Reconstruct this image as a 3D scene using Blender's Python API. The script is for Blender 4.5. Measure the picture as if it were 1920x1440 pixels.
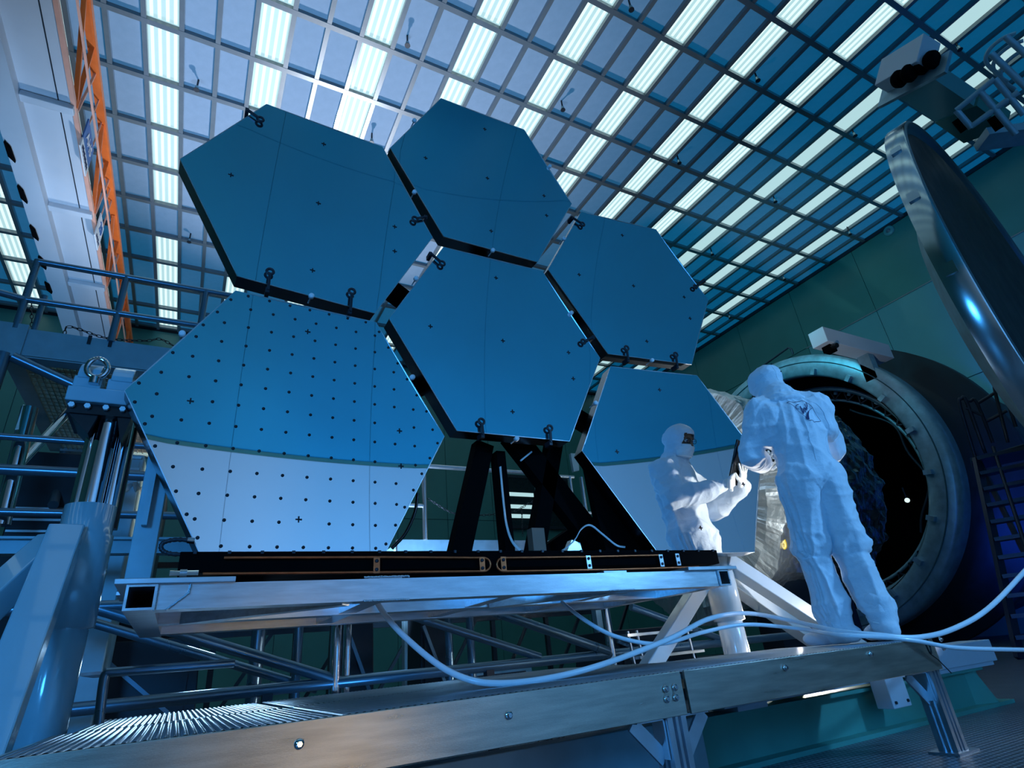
import bpy, bmesh, math, random
from mathutils import Vector, Matrix, noise
from mathutils.bvhtree import BVHTree
random.seed(7)
S = bpy.context.scene
COL = S.collection
for o in list(bpy.data.objects): bpy.data.objects.remove(o)

# ------------------------------------------------------------------ camera
FLOOR = -0.59            # everything below is laid out with the camera's height as zero and lifted at the end
LIFT = -FLOOR
F_PX, YAW, PITCH, ROLL = 1068.735, 0.5248025, 0.4447754, -0.0982941
_fw = Vector((math.sin(YAW)*math.cos(PITCH), math.cos(YAW)*math.cos(PITCH), math.sin(PITCH)))
_rt = Vector((math.cos(YAW), -math.sin(YAW), 0))
_up = _rt.cross(_fw)
RT = _rt*math.cos(ROLL) + _up*math.sin(ROLL)
UP = -_rt*math.sin(ROLL) + _up*math.cos(ROLL)
FW = _fw
cam = bpy.data.cameras.new('camera'); camo = bpy.data.objects.new('camera', cam); COL.objects.link(camo)
cam.sensor_width = 36; cam.lens = F_PX/1920*36; cam.clip_start = .05; cam.clip_end = 200
M = Matrix((RT, UP, -FW)).transposed().to_4x4(); M.translation = Vector((0, 0, LIFT)); camo.matrix_world = M
S.camera = camo

# ------------------------------------------------------------------ world, light, exposure
w = bpy.data.worlds.new('hall'); S.world = w; w.use_nodes = True
w.node_tree.nodes['Background'].inputs[0].default_value = (.01, .03, .07, 1)
w.node_tree.nodes['Background'].inputs[1].default_value = .3
S.view_settings.view_transform = 'Standard'; S.view_settings.look = 'None'
S.view_settings.exposure = 0.0; S.view_settings.gamma = 1.0; S.view_settings.use_curve_mapping = False

def lamp(kind, name, loc, aim, col, power, size=.1, angle=60, blend=.6):
    l = bpy.data.lights.new(name, kind); o = bpy.data.objects.new(name, l); COL.objects.link(o)
    l.color = col; l.energy = power
    loc = Vector(loc); o.location = loc + Vector((0, 0, LIFT))
    o.rotation_euler = (Vector(aim)-loc).to_track_quat('-Z', 'Y').to_euler()
    if kind == 'SPOT': l.spot_size = math.radians(angle); l.spot_blend = blend; l.shadow_soft_size = size
    elif kind == 'AREA': l.shape = 'DISK'; l.size = size
    else: l.shadow_soft_size = size
    return o
# studio lamps of the shoot: up-light behind the mirrors, white kicker at the right, blue gelled floods; fill spots are added
lamp('SPOT', 'uplight_far', (3.2, 18.4, -.2), (1.9, 9.2, 11), (.78, .86, 1.0), 9000, .35, 60, 1.0)
lamp('SPOT', 'uplight_behind_mirrors', (1.6, 6.2, -.2), (1.6, 8.8, 11), (.45, .66, 1.0), 2600, .25, 70, 1.0)
lamp('SPOT', 'uplight_left', (-3.0, 9.0, -.2), (-2.0, 13.5, 11), (.25, .55, 1.0), 1500, .25, 95, 1.0)
lamp('SPOT', 'truss_fill', (.3, 5.0, .2), (-2.4, 11.5, 8.4), (1.0, .80, .62), 1500, .15, 34, 1.0)  # added spot that keeps the orange vivid under the blue light
lamp('SPOT', 'white_kicker', (4.9, 3.75, -.1), (3.15, 2.25, .80), (1.0, .97, .92), 330, .06, 70, .4)
lamp('SPOT', 'foil_fill', (4.4, 3.2, .1), (6.2, 5.0, 1.9), (.85, .95, 1.0), 900, .1, 60, .8)  # added spot, there only to brighten the silver foil
lamp('SPOT', 'blue_flood_left', (-2.2, -1.6, 1.2), (1.2, 2.8, .9), (.05, .37, 1.0), 460, .5, 100, .8)
lamp('SPOT', 'blue_flood_right', (4.9, -1.2, 1.9), (3.2, 2.2, .7), (.16, .50, 1.0), 340, .12, 46, .8)
lamp('SPOT', 'white_side', (5.3, 1.7, .0), (3.35, 2.85, .15), (1.0, .98, .95), 130, .06, 34, .6)
lamp('SPOT', 'rear_wall_fill', (3.5, .3, -.35), (5.0, -4.5, 3.6), (.14, .47, 1.0), 1800, .3, 115, 1.0)  # added flood, lifts the rear wall that the mirrors reflect
lamp('SPOT', 'wall_fill_teal', (8.0, 6.5, 7.5), (17.6, 9.0, 7.0), (.06, .62, .85), 520, .4, 120, 1.0)  # added wash to brighten the teal right wall
lamp('SPOT', 'deep_blue_flood', (6.6, 1.4, -.3), (10.5, 4.4, 1.5), (.01, .07, 1.0), 120, .3, 90, .8)
lamp('SPOT', 'deep_blue_wall', (12.0, 3.6, -.3), (17.6, 4.2, 2.6), (.01, .08, 1.0), 700, .3, 110, 1.0)
lamp('SPOT', 'under_frame_blue', (1.2, 3.3, -.45), (1.5, 4.9, .1), (.08, .40, 1.0), 14, .1, 140, .8)
lamp('SPOT', 'deck_fill', (.15, 4.9, .30), (.15, 2.3, -.1), (.35, .65, 1.0), 30, .10, 40, .8)  # added low spot that puts highlights on the deck ribs
lamp('SPOT', 'warm_fascia_fill', (.6, -.7, -.35), (.7, 1.82, -.24), (1.0, .70, .34), 20, .25, 34, 1.0)  # added warm spot that gives the fascia its golden tone
lamp('SPOT', 'floor_fill', (6.2, 1.0, .4), (3.7, 1.5, -.59), (.75, .85, 1.0), 60, .05, 18, .3)  # added narrow spot for a light patch on the floor

# ------------------------------------------------------------------ pixel rays (1920 x 1440) used to measure positions
def ray(u, v): return (FW*F_PX + RT*(u-960) - UP*(v-720)).normalized()
def atX(u, v, x): d = ray(u, v); return d*(x/d.x)
def atY(u, v, y): d = ray(u, v); return d*(y/d.y)
def atZ(u, v, z): d = ray(u, v); return d*(z/d.z)
def proj(p):
    p = Vector(p); d = p.dot(FW)
    if d <= .05: return None
    return (960+F_PX*p.dot(RT)/d, 720-F_PX*p.dot(UP)/d)
V = lambda *a: Vector(a)

# ------------------------------------------------------------------ materials
def mat(name, col, rough=.5, metal=0.0, var=.08, vscale=6.0, bump=0.0, bscale=60.0, emit=None, estr=0.0, stretch=(1, 1, 1), coat=0.0, spec=.5):
    m = bpy.data.materials.new(name); m.use_nodes = True
    nt = m.node_tree; b = nt.nodes['Principled BSDF']
    b.inputs['Roughness'].default_value = rough; b.inputs['Metallic'].default_value = metal
    b.inputs['Specular IOR Level'].default_value = spec; b.inputs['Coat Weight'].default_value = coat
    tc = nt.nodes.new('ShaderNodeTexCoord'); mp = nt.nodes.new('ShaderNodeMapping'); mp.inputs['Scale'].default_value = stretch
    nt.links.new(tc.outputs['Object'], mp.inputs[0])
    n = nt.nodes.new('ShaderNodeTexNoise'); n.inputs['Scale'].default_value = vscale; n.inputs['Detail'].default_value = 5
    nt.links.new(mp.outputs[0], n.inputs['Vector'])
    r = nt.nodes.new('ShaderNodeMapRange'); r.inputs[3].default_value = 1-var; r.inputs[4].default_value = 1+var
    r.inputs[1].default_value = .25; r.inputs[2].default_value = .75
    nt.links.new(n.outputs[0], r.inputs[0])
    mx = nt.nodes.new('ShaderNodeVectorMath'); mx.operation = 'SCALE'; mx.inputs[0].default_value = col[:3]
    nt.links.new(r.outputs[0], mx.inputs['Scale']); nt.links.new(mx.outputs[0], b.inputs['Base Color'])
    rr = nt.nodes.new('ShaderNodeMapRange'); rr.inputs[3].default_value = max(0, rough*(1-var)); rr.inputs[4].default_value = min(1, rough*(1+var))
    nt.links.new(n.outputs[0], rr.inputs[0]); nt.links.new(rr.outputs[0], b.inputs['Roughness'])
    if bump:
        n2 = nt.nodes.new('ShaderNodeTexNoise'); n2.inputs['Scale'].default_value = bscale; n2.inputs['Detail'].default_value = 4
        nt.links.new(mp.outputs[0], n2.inputs['Vector'])
        bp = nt.nodes.new('ShaderNodeBump'); bp.inputs['Strength'].default_value = bump; bp.inputs['Distance'].default_value = .02
        nt.links.new(n2.outputs[0], bp.inputs['Height']); nt.links.new(bp.outputs[0], b.inputs['Normal'])
    if emit:
        b.inputs['Emission Color'].default_value = (*emit, 1); b.inputs['Emission Strength'].default_value = estr
    return m
MT = {}
def M_(k, *a, **kw): MT[k] = mat(k, *a, **kw)
M_('ceiling_paint', (.50, .52, .55), .6)
M_('grid_paint', (.13, .17, .20), .30, spec=.8, coat=.6)
M_('panel_perf', (.25, .29, .36), .5, bump=.3, bscale=400, emit=(.0, .36, .85), estr=.19)  # even emission stands in for plenum light coming through the panels
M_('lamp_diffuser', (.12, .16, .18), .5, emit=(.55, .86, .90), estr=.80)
M_('lamp_tube', (.15, .18, .18), .5, emit=(.78, 1.0, 1.0), estr=1.05)
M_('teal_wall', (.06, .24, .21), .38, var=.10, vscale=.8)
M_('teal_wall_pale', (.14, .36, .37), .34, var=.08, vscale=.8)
M_('rear_upper', (.03, .40, .60), .6, var=.10, vscale=.5)
M_('rear_lower', (.62, .72, .80), .6, var=.05, vscale=.5)
M_('joint_dark', (.03, .10, .12), .8)
M_('floor_deck', (.05, .07, .09), .35, var=.2, vscale=5)
M_('steel_blue', (.26, .44, .52), .38, metal=.15, var=.10, vscale=9)
M_('steel_gloss', (.30, .48, .56), .16, coat=.6, var=.06, vscale=5)
M_('white_gloss', (.78, .80, .80), .2, coat=.5, var=.05, vscale=4)
M_('aluminium', (.62, .66, .70), .30, metal=1.0, var=.18, vscale=7, stretch=(1, 8, 8), bump=.08, bscale=90)
M_('aluminium_plain', (.60, .65, .70), .34, metal=1.0, var=.12, vscale=10)
M_('fascia_metal', (.60, .55, .46), .30, metal=1.0, var=.22, vscale=5, stretch=(1, 10, 10), bump=.10, bscale=120)
M_('chrome', (.75, .78, .82), .08, metal=1.0, var=.1, vscale=5)
M_('tube_steel', (.16, .27, .36), .28, metal=.7, var=.08, vscale=3)
M_('dark_steel', (.02, .028, .04), .4, metal=.3)
M_('black', (.002, .0025, .003), .9, spec=.05)
M_('black_gloss', (.006, .007, .009), .25)
M_('substrate', (.10, .12, .14), .25, metal=1.0, var=.1)
M_('copper', (.55, .15, .06), .35, metal=1.0, var=.2, vscale=20)
M_('orange_paint', (.85, .17, .02), .45, var=.12, vscale=6)
M_('orange_pale', (.85, .42, .30), .5)
M_('crane_white', (.62, .68, .74), .5, var=.06, vscale=1.2)
M_('sign_white', (.85, .87, .9), .5)
M_('sign_blue', (.03, .16, .5), .5)
M_('hose', (.82, .88, .95), .25, var=.04, coat=.3)
M_('foil', (.88, .90, .89), .36, metal=1.0, var=.08, vscale=4, bump=.4, bscale=14)
M_('foil_dark', (.16, .21, .22), .18, metal=1.0, var=.3, vscale=4, bump=.9, bscale=7)
M_('flange', (.30, .46, .52), .42, metal=.6, var=.25, vscale=6, bump=.1, bscale=20)
M_('door_metal', (.56, .64, .66), .17, metal=1.0, var=.18, vscale=3, stretch=(1, 1, .2))
M_('door_dark', (.012, .018, .022), .55, var=.4, vscale=3)
M_('door_band', (.12, .22, .25), .4, metal=.5)
M_('suit', (.72, .78, .86), .75, var=.04, vscale=14, bump=.25, bscale=35)
M_('glove', (.86, .86, .84), .6, bump=.1, bscale=60)
M_('mask', (.84, .86, .88), .8, bump=.15, bscale=60)
M_('skin', (.20, .09, .05), .5, var=.1)
M_('eye_white', (.8, .8, .8), .2)
M_('ink', (.01, .02, .10), .6)
M_('mark', (.008, .012, .02), .6)
M_('ibeam_green', (.07, .34, .29), .55, var=.15, vscale=4)
M_('cart_white', (.50, .60, .70), .55, var=.06)
M_('yellow', (.20, .13, .01), .5)
M_('cable', (.72, .74, .76), .5)
M_('window_dark', (.01, .015, .02), .1)
M_('brown_seal', (.22, .13, .09), .6)
# segment mirror: near-perfect reflector with a faint blue-grey cast
mm = bpy.data.materials.new('mirror'); mm.use_nodes = True; MT['mirror'] = mm
# floor grating: fine square mesh of bars, coloured in the material because the bars are finer than a pixel's reach
nt = MT['floor_deck'].node_tree; bb = nt.nodes['Principled BSDF']
tcn = [n for n in nt.nodes if n.type == 'TEX_COORD'][0]
ck = nt.nodes.new('ShaderNodeTexBrick'); ck.offset = 0; ck.inputs['Scale'].default_value = 1; ck.inputs['Brick Width'].default_value = .032; ck.inputs['Row Height'].default_value = .032; ck.inputs['Mortar Size'].default_value = .007
ck.inputs['Color1'].default_value = (.012, .016, .02, 1); ck.inputs['Color2'].default_value = (.012, .016, .02, 1); ck.inputs['Mortar'].default_value = (.20, .24, .28, 1)
nt.links.new(tcn.outputs['Object'], ck.inputs['Vector']); nt.links.new(ck.outputs['Color'], bb.inputs['Base Color'])
bp_ = nt.nodes.new('ShaderNodeBump'); bp_.inputs['Distance'].default_value = .006; bp_.invert = True; nt.links.new(ck.outputs['Fac'], bp_.inputs['Height']); nt.links.new(bp_.outputs[0], bb.inputs['Normal'])
b = mm.node_tree.nodes['Principled BSDF']; b.inputs['Metallic'].default_value = 1; b.inputs['Base Color'].default_value = (.86, .92, .95, 1)
b.inputs['Roughness'].default_value = .015

# cloth of the suit: fine sharp wrinkles on top of the modelled folds
nt = MT['suit'].node_tree; bb = nt.nodes['Principled BSDF']; bpn = [n for n in nt.nodes if n.type == 'BUMP'][0]
rn = nt.nodes.new('ShaderNodeTexNoise'); rn.noise_type = 'RIDGED_MULTIFRACTAL'; rn.inputs['Scale'].default_value = 5.5; rn.inputs['Detail'].default_value = 2.5; rn.inputs['Distortion'].default_value = .6
nt.links.new([n for n in nt.nodes if n.type == 'TEX_COORD'][0].outputs['Object'], rn.inputs['Vector'])
bp2 = nt.nodes.new('ShaderNodeBump'); bp2.inputs['Strength'].default_value = .55; bp2.inputs['Distance'].default_value = .016
nt.links.new(rn.outputs[0], bp2.inputs['Height']); nt.links.new(bpn.outputs[0], bp2.inputs['Normal']); nt.links.new(bp2.outputs[0], bb.inputs['Normal'])
bb.inputs['Sheen Weight'].default_value = .15

# ------------------------------------------------------------------ mesh builder
ORG = {}      # world origin of each object
class MB:
    def __init__(s): s.v = []; s.f = []; s.sm = []
    def add(s, vs, fs, smooth=False):
        k = len(s.v); s.v += [tuple(p) for p in vs]; s.f += [tuple(i+k for i in f) for f in fs]; s.sm += [smooth]*len(fs); return s
    def box(s, c, d, R=None):
        c = Vector(c); h = Vector(d)/2; P = []
        for z in (-1, 1):
            for x, y in ((-1, -1), (1, -1), (1, 1), (-1, 1)):
                q = V(x*h.x, y*h.y, z*h.z); P.append(c + (R @ q if R else q))
        return s.add(P, [(3, 2, 1, 0), (4, 5, 6, 7), (0, 1, 5, 4), (1, 2, 6, 5), (2, 3, 7, 6), (3, 0, 4, 7)])
    def b2(s, lo, hi):
        lo = Vector(lo); hi = Vector(hi); return s.box((lo+hi)/2, hi-lo)
    def bar(s, a, b, wd, ht, up=(0, 0, 1)):
        a = Vector(a); b = Vector(b); d = (b-a); L = d.length; d = d/L; u = Vector(up)
        if abs(d.dot(u)) > .98: u = V(0, 1, 0)
        x = d.cross(u).normalized(); z = x.cross(d)
        return s.box((a+b)/2, (wd, L, ht), Matrix((x, d, z)).transposed())
    def tube(s, pts, r, n=12, cap=True):
        pts = [Vector(p) for p in pts]; k = len(s.v); N = len(pts)
        rs = r if isinstance(r, (list, tuple)) else [r]*N
        t0 = (pts[1]-pts[0]).normalized(); u = V(0, 0, 1)
        if abs(t0.dot(u)) > .95: u = V(0, 1, 0)
        x = t0.cross(u).normalized(); vs = []
        for i, p in enumerate(pts):
            t = (pts[min(i+1, N-1)]-pts[max(i-1, 0)]).normalized()
            x = (x - t*x.dot(t)).normalized(); y = t.cross(x)
            for j in range(n):
                a = 2*math.pi*j/n; vs.append(p + (x*math.cos(a)+y*math.sin(a))*rs[i])
        fs = [(i*n+j, i*n+(j+1) % n, (i+1)*n+(j+1) % n, (i+1)*n+j) for i in range(N-1) for j in range(n)]
        s.add(vs, fs, True)
        if cap:
            s.add([vs[j] for j in range(n)], [tuple(range(n-1, -1, -1))]); s.add(vs[-n:], [tuple(range(n))])
        return s
    def prism(s, poly, d):
        n = len(poly); d = Vector(d); P = [Vector(p) for p in poly]; P += [p+d for p in P]
        return s.add(P, [tuple(range(n-1, -1, -1)), tuple(range(n, 2*n))] + [(i, (i+1) % n, n+(i+1) % n, n+i) for i in range(n)])
    def lathe(s, prof, c, ax, n=96, a0=0, a1=2*math.pi, ref=(0, 0, 1), closed=False, smooth=True):
        # prof: list of (radius, offset along axis)
        c = Vector(c); ax = Vector(ax).normalized(); x = Vector(ref)
        if abs(x.dot(ax)) > .99: x = V(1, 0, 0)
        x = (x-ax*x.dot(ax)).normalized(); y = ax.cross(x)
        full = abs(a1-a0-2*math.pi) < 1e-6; m = n if full else n+1; vs = []
        for r, o in prof:
            for j in range(m):
                a = a0+(a1-a0)*j/n; vs.append(c + ax*o + (x*math.cos(a)+y*math.sin(a))*r)
        fs = []; K = len(prof)
        for i in range(K if closed else K-1):
            i2 = (i+1) % K
            for j in range(n):
                j2 = (j+1) % m; fs.append((i*m+j, i*m+j2, i2*m+j2, i2*m+j))
        return s.add(vs, fs, smooth)
    def sphere(s, c, r, n=12, R=None):
        c = Vector(c); r = Vector(r) if not isinstance(r, (int, float)) else V(r, r, r); vs = []; fs = []
        vs.append(c + ((R @ V(0, 0, r.z)) if R else V(0, 0, r.z)))
        for i in range(1, n):
            for j in range(2*n):
                t = math.pi*i/n; p = math.pi*j/n; q = V(r.x*math.sin(t)*math.cos(p), r.y*math.sin(t)*math.sin(p), r.z*math.cos(t))
                vs.append(c + (R @ q if R else q))
        vs.append(c + ((R @ V(0, 0, -r.z)) if R else V(0, 0, -r.z))); m = 2*n; last = len(vs)-1
        for j in range(m):
            fs.append((0, 1+j, 1+(j+1) % m)); fs.append((last, last-m+(j+1) % m, last-m+j))
            for i in range(n-2): fs.append((1+i*m+j, 1+(i+1)*m+j, 1+(i+1)*m+(j+1) % m, 1+i*m+(j+1) % m))
        return s.add(vs, fs, True)
    def mesh(s, name):
        me = bpy.data.meshes.new(name); me.from_pydata(s.v, [], s.f); me.polygons.foreach_set('use_smooth', s.sm); me.validate(); me.update(); return me
    def build(s, name, m, parent=None, bevel=0, kind=None, label=None):
        me = s.mesh(name); return link(name, me, m, parent, bevel, kind, label)
def link(name, me, m, parent=None, bevel=0, kind=None, label=None, loc=(0, 0, 0)):
    if m and not me.materials: me.materials.append(MT[m])
    o = bpy.data.objects.new(name, me); COL.objects.link(o)
    loc = Vector(loc); ORG[o] = loc
    if parent: o.parent = parent; o.location = loc - ORG[parent]
    else: o.location = loc
    if bevel:
        bv = o.modifiers.new('bevel', 'BEVEL'); bv.width = bevel; bv.segments = 2; bv.limit_method = 'ANGLE'
    if kind: o['kind'] = kind
    if label: o['label'] = label
    return o
def tag(o, label, cat, group=None):
    o['label'] = label; o['category'] = cat
    if group: o['group'] = group
    return o
def thing(name, label, cat, loc=(0, 0, 0), group=None):
    o = bpy.data.objects.new(name, None); COL.objects.link(o); o.location = loc; ORG[o] = Vector(loc); o.empty_display_size = .1
    return tag(o, label, cat, group)
def struct(name, loc=(0, 0, 0)):
    o = bpy.data.objects.new(name, None); COL.objects.link(o); o.location = loc; ORG[o] = Vector(loc); o['kind'] = 'structure'; return o
def smooth_path(pts, k=8):
    pts = [Vector(p) for p in pts]; out = []
    P = [2*pts[0]-pts[1]] + pts + [2*pts[-1]-pts[-2]]
    for i in range(1, len(P)-2):
        a, b, c, d = P[i-1:i+3]
        for j in range(k):
            t = j/k; out.append(.5*((2*b)+(c-a)*t+(2*a-5*b+4*c-d)*t*t+(3*b-a-3*c+d)*t**3))
    return out+[pts[-1]]
# ================================================================== ROOM
CH, CX0, CY0, CA, CB = 11.0, -2.066, 8.362, 0.600, 1.239     # ceiling height above camera, grid origin, cell sizes
XR, YF, YB, XL = 17.6, 19.7, -4.5, -9.0
# floor
fl = MB().b2((XL, YB, FLOOR-.2), (XR, YF, FLOOR)).build('floor', 'floor_deck'); fl['kind'] = 'structure'
# ceiling: slab above, grid bars, perforated panels
ce = MB().b2((XL, YB, CH+.16), (XR, YF, CH+.4)).build('ceiling', 'ceiling_paint'); ce['kind'] = 'structure'
c_lo, c_hi = -11, 32; r_lo, r_hi = -10, 9
for c in range(c_lo, c_hi+1):
    x = CX0+CA*c
    if XL < x < XR: MB().b2((x-.042, YB, CH-.07), (x+.042, YF, CH+.02)).build('grid_bar', 'grid_paint', ce)
for r in range(r_lo, r_hi+1):
    y = CY0+CB*r
    if YB < y < YF: MB().b2((XL, y-.05, CH-.075), (XR, y+.05, CH+.025)).build('grid_bar', 'grid_paint', ce)
cells = []
for c in range(c_lo-1, c_hi+1):
    for r in range(r_lo-1, r_hi+1):
        x, y = CX0+CA*(c+.5), CY0+CB*(r+.5)
        if not (XL < x < XR and YB < y < YF): continue
        p = proj((x, y, CH)); lit = (c % 3 == 0) and not (c == 0 and r == 4)
        vis = p is not None and -60 < p[0] < 1980 and -80 < p[1] < 720
        d = V(x, y, CH).length
        cells.append((lit, vis, d, c, r, x, y))
pm = MB().box((0, 0, 0), (CA-.03, CB-.03, .02)).mesh('ceiling_panel')
vis_p = sorted([k for k in cells if not k[0] and k[1]], key=lambda k: k[2])
rest = [k for k in cells if not k[0] and not k[1]] + vis_p[298:]
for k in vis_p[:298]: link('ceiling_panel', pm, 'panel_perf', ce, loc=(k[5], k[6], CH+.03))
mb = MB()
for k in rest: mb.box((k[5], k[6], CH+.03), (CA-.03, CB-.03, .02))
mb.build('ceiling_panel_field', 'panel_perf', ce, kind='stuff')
dm = MB().box((0, 0, 0), (CA-.085, CB-.1, .02)).mesh('diffuser')
tmh = MB().box((0, 0, 0), (.055, CB-.16, .012)).mesh('tube')
lit_cols = sorted({k[3] for k in cells if k[0] and k[1]})
ordw = ['first', 'second', 'third', 'fourth', 'fifth', 'sixth', 'seventh', 'eighth', 'ninth', 'tenth', 'eleventh', 'twelfth', 'thirteenth', 'fourteenth', 'fifteenth']
nth = lambda i: ordw[i] if i < len(ordw) else 'nearest'
for k in cells:
    if not k[0]: continue
    lit, vis, d, c, r, x, y = k
    if vis:
        i = lit_cols.index(c)
        far = sorted([q[4] for q in cells if q[0] and q[1] and q[3] == c], reverse=True)
        lab = f'glowing ceiling panel, {nth(far.index(r))} from the far wall in the {ordw[i]} lit row from left'
        t = thing('ceiling_light', lab, 'ceiling light', (x, y, CH), f'ceiling lights of the {ordw[i]} lit row')
    else: t = ce
    link('diffuser', dm, 'lamp_diffuser', t, loc=(x, y, CH+.03))
    if vis and c < 22:
        for q in (-.19, -.065, .065, .19): link('tube', tmh, 'lamp_tube', t, loc=(x+q, y, CH+.016))
# sprinkler heads under the grid
spr = [(369, 165), (764, 82), (697, 264), (1055, 203), (1183, 15), (1420, 148), (1273, 303), (1602, 252), (1453, 376), (1593, 437), (1335, 475), (1798, 90), (355, 451), (1470, 522), (1368, 594)]
slab = ['above the orange truss', 'at the top centre over the gap', 'between the two upper mirror segments', 'right of the upper middle mirror segment', 'at the top edge of the photo',
        'in the dark grid near the top right', 'right of the upper middle segment, lower', 'left of the vessel door', 'in the middle of the blue grid', 'close above the teal wall', 'above the right mirror segment',
        'beside the door carriage', 'left of the upper left mirror segment', 'near the wall above the right mirror segment', 'just right of the right mirror segment']
for (u, v), sl in zip(spr, slab):
    p = atZ(u, v, CH-.22)
    t = thing('sprinkler_head', f'small dark ceiling sprinkler {sl}', 'sprinkler', p, 'ceiling sprinklers')
    MB().tube([p+V(0, 0, .3), p+V(0, 0, .02)], .018, 8).build('pipe', 'dark_steel', t)
    MB().tube([p+V(0, 0, .04), p+V(0, 0, -.03)], .035, 8).build('head', 'flange', t)
    MB().tube([p+V(0, 0, -.05), p+V(0, 0, -.06)], .055, 10).build('deflector', 'dark_steel', t)
# rear wall (behind the camera, seen in the mirrors): tall panels with open joints
wr = MB().b2((XL, YB-.3, FLOOR), (XR, YB-.03, CH+.1)).build('wall_rear', 'joint_dark'); wr['kind'] = 'structure'
zs = [FLOOR, 4.78, 9.60, CH+.05]; xs0 = 1.72-1.93*6
for i in range(15):
    xa, xb = xs0+1.93*i, xs0+1.93*(i+1)
    xa, xb = max(xa, XL), min(xb, XR)
    if xb-xa < .1: continue
    for j in range(3):
        lo = zs[j] + (.075 if j == 1 else .004)
        MB().b2((xa+.003, YB-.06, lo), (xb-.003, YB, zs[j+1]-.004)).build('wall_panel', 'rear_lower' if j == 0 else 'rear_upper', wr)
MB().b2((XL, YB-.05, 4.785), (XR, YB-.015, 4.845)).build('joint_strip', 'teal_wall', wr)
# far wall with panels
wf = MB().b2((XL, YF+.03, FLOOR), (XR, YF+.3, CH+.1)).build('wall_far', 'joint_dark'); wf['kind'] = 'structure'
for i in range(14):
    for j in range(3):
        xa, xb = XL+1.9*i, min(XL+1.9*(i+1), XR); za, zb = zs[j], zs[j+1]
        MB().b2((xa+.01, YF, za+.01), (xb-.01, YF+.06, zb-.01)).build('wall_panel', 'teal_wall', wf)
# right wall
wg = MB().b2((XR+.03, YB, FLOOR), (XR+.3, YF, CH+.1)).build('wall_right', 'joint_dark'); wg['kind'] = 'structure'
ys = [YB]+[YB+2.42*i for i in range(1, 10)]+[YF]
zr = [FLOOR, 2.6, 5.62, 8.62, CH+.05]
for i in range(len(ys)-1):
    for j in range(4):
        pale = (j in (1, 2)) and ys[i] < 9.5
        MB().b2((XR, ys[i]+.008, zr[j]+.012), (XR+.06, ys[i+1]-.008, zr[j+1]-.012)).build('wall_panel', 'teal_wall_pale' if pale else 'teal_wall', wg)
MB().b2((XR-.04, YB, CH-.12), (XR, YF, CH)).build('trim_1', 'dark_steel', None, kind='structure')
MB().b2((XR-.02, YB, 8.60), (XR+.02, 10.1, 8.635)).build('trim_2', 'grid_paint', None, kind='structure')
wl = MB().b2((XL-.3, YB, FLOOR), (XL, YF, CH+.1)).build('wall_left', 'teal_wall'); wl['kind'] = 'structure'
MB().b2((XL, YF-.03, CH-.12), (XR, YF, CH)).build('trim_3', 'dark_steel', None, kind='structure')
# fire alarm disc on the right wall
p = atX(1667, 433, XR-.01)
t = thing('wall_alarm', 'small round alarm disc on the teal wall below the ceiling', 'alarm', p)
MB().lathe([(0, -.06), (.13, -.06), (.16, -.03), (.16, 0)], p, (1, 0, 0), 24).build('case', 'teal_wall_pale', t)
MB().lathe([(0, -.09), (.05, -.09), (.07, -.06)], p, (1, 0, 0), 16).build('lens', 'grid_paint', t)
# ================================================================== MIRROR SEGMENTS (all on one sphere of 17 m radius)
SC, SR = V(1.65, -14.2, 2.2), 17.0
def sph(u, v):
    d = ray(u, v); bq = d.dot(SC); return d*(bq+math.sqrt(bq*bq-SC.dot(SC)+SR*SR))
def onsph(x, z): return V(x, SC.y+math.sqrt(SR*SR-(x-SC.x)**2-(z-SC.z)**2), z)
def snorm(p): return (SC-p).normalized()
HEX = {'A': [(500, 195), (717, 275), (811, 445), (703, 587), (445, 517), (338, 298)],
       'B': [(827, 184), (983, 243), (1072, 382), (1008, 491), (832, 443), (732, 277)],
       'C': [(1090, 397), (1230, 430), (1328, 562), (1297, 683), (1140, 663), (1028, 505)],
       'D': [(832, 463), (1017, 508), (1125, 671), (1068, 827), (857, 807), (730, 597)],
       'E': [(442, 545), (705, 604), (833, 818), (718, 1045), (375, 1038), (234, 732)],
       'F': [(1145, 687), (1307, 704), (1427, 863), (1415, 1035), (1237, 1040), (1092, 845)]}
LAB = {'A': 'hexagonal mirror segment at the upper left with two ringed clips below',
       'B': 'topmost hexagonal mirror segment, in the middle of the array',
       'C': 'hexagonal mirror segment at the right, against the ceiling lights',
       'D': 'central hexagonal mirror segment surrounded by the others',
       'E': 'large hexagonal mirror segment at lower left covered in rows of black dots',
       'F': 'lower right hexagonal mirror segment reflecting the worker'}
CROSS = {'A': [(433, 328), (597, 381), (740, 425), (740, 471), (586, 507), (607, 270)],
         'B': [(909, 242), (798, 296), (914, 334), (1020, 367), (1025, 404), (921, 433)],
         'C': [(1167, 441), (1086, 515), (1188, 536), (1213, 640), (1283, 557), (1294, 597)],
         'D': [(930, 521), (807, 612), (943, 639), (1066, 661), (1075, 710), (961, 772)],
         'E': [(577, 622), (749, 808), (752, 874), (357, 752), (560, 974)],
         'F': [(1237, 731), (1157, 847), (1314, 990), (1394, 908)]}
CLIP = {'A': [((487, 228), (463, 211)), ((505, 513), (501, 547)), ((658, 550), (655, 587)), ((776, 414), (797, 410))],
        'C': [((1090, 423), (1071, 411)), ((1172, 655), (1175, 677)), ((1264, 667), (1267, 689)), ((1301, 540), (1318, 528))],
        'D': [((827, 497), (806, 479)), ((900, 793), (903, 818)), ((1028, 805), (1030, 832)), ((1091, 643), (1110, 634))]}
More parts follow.
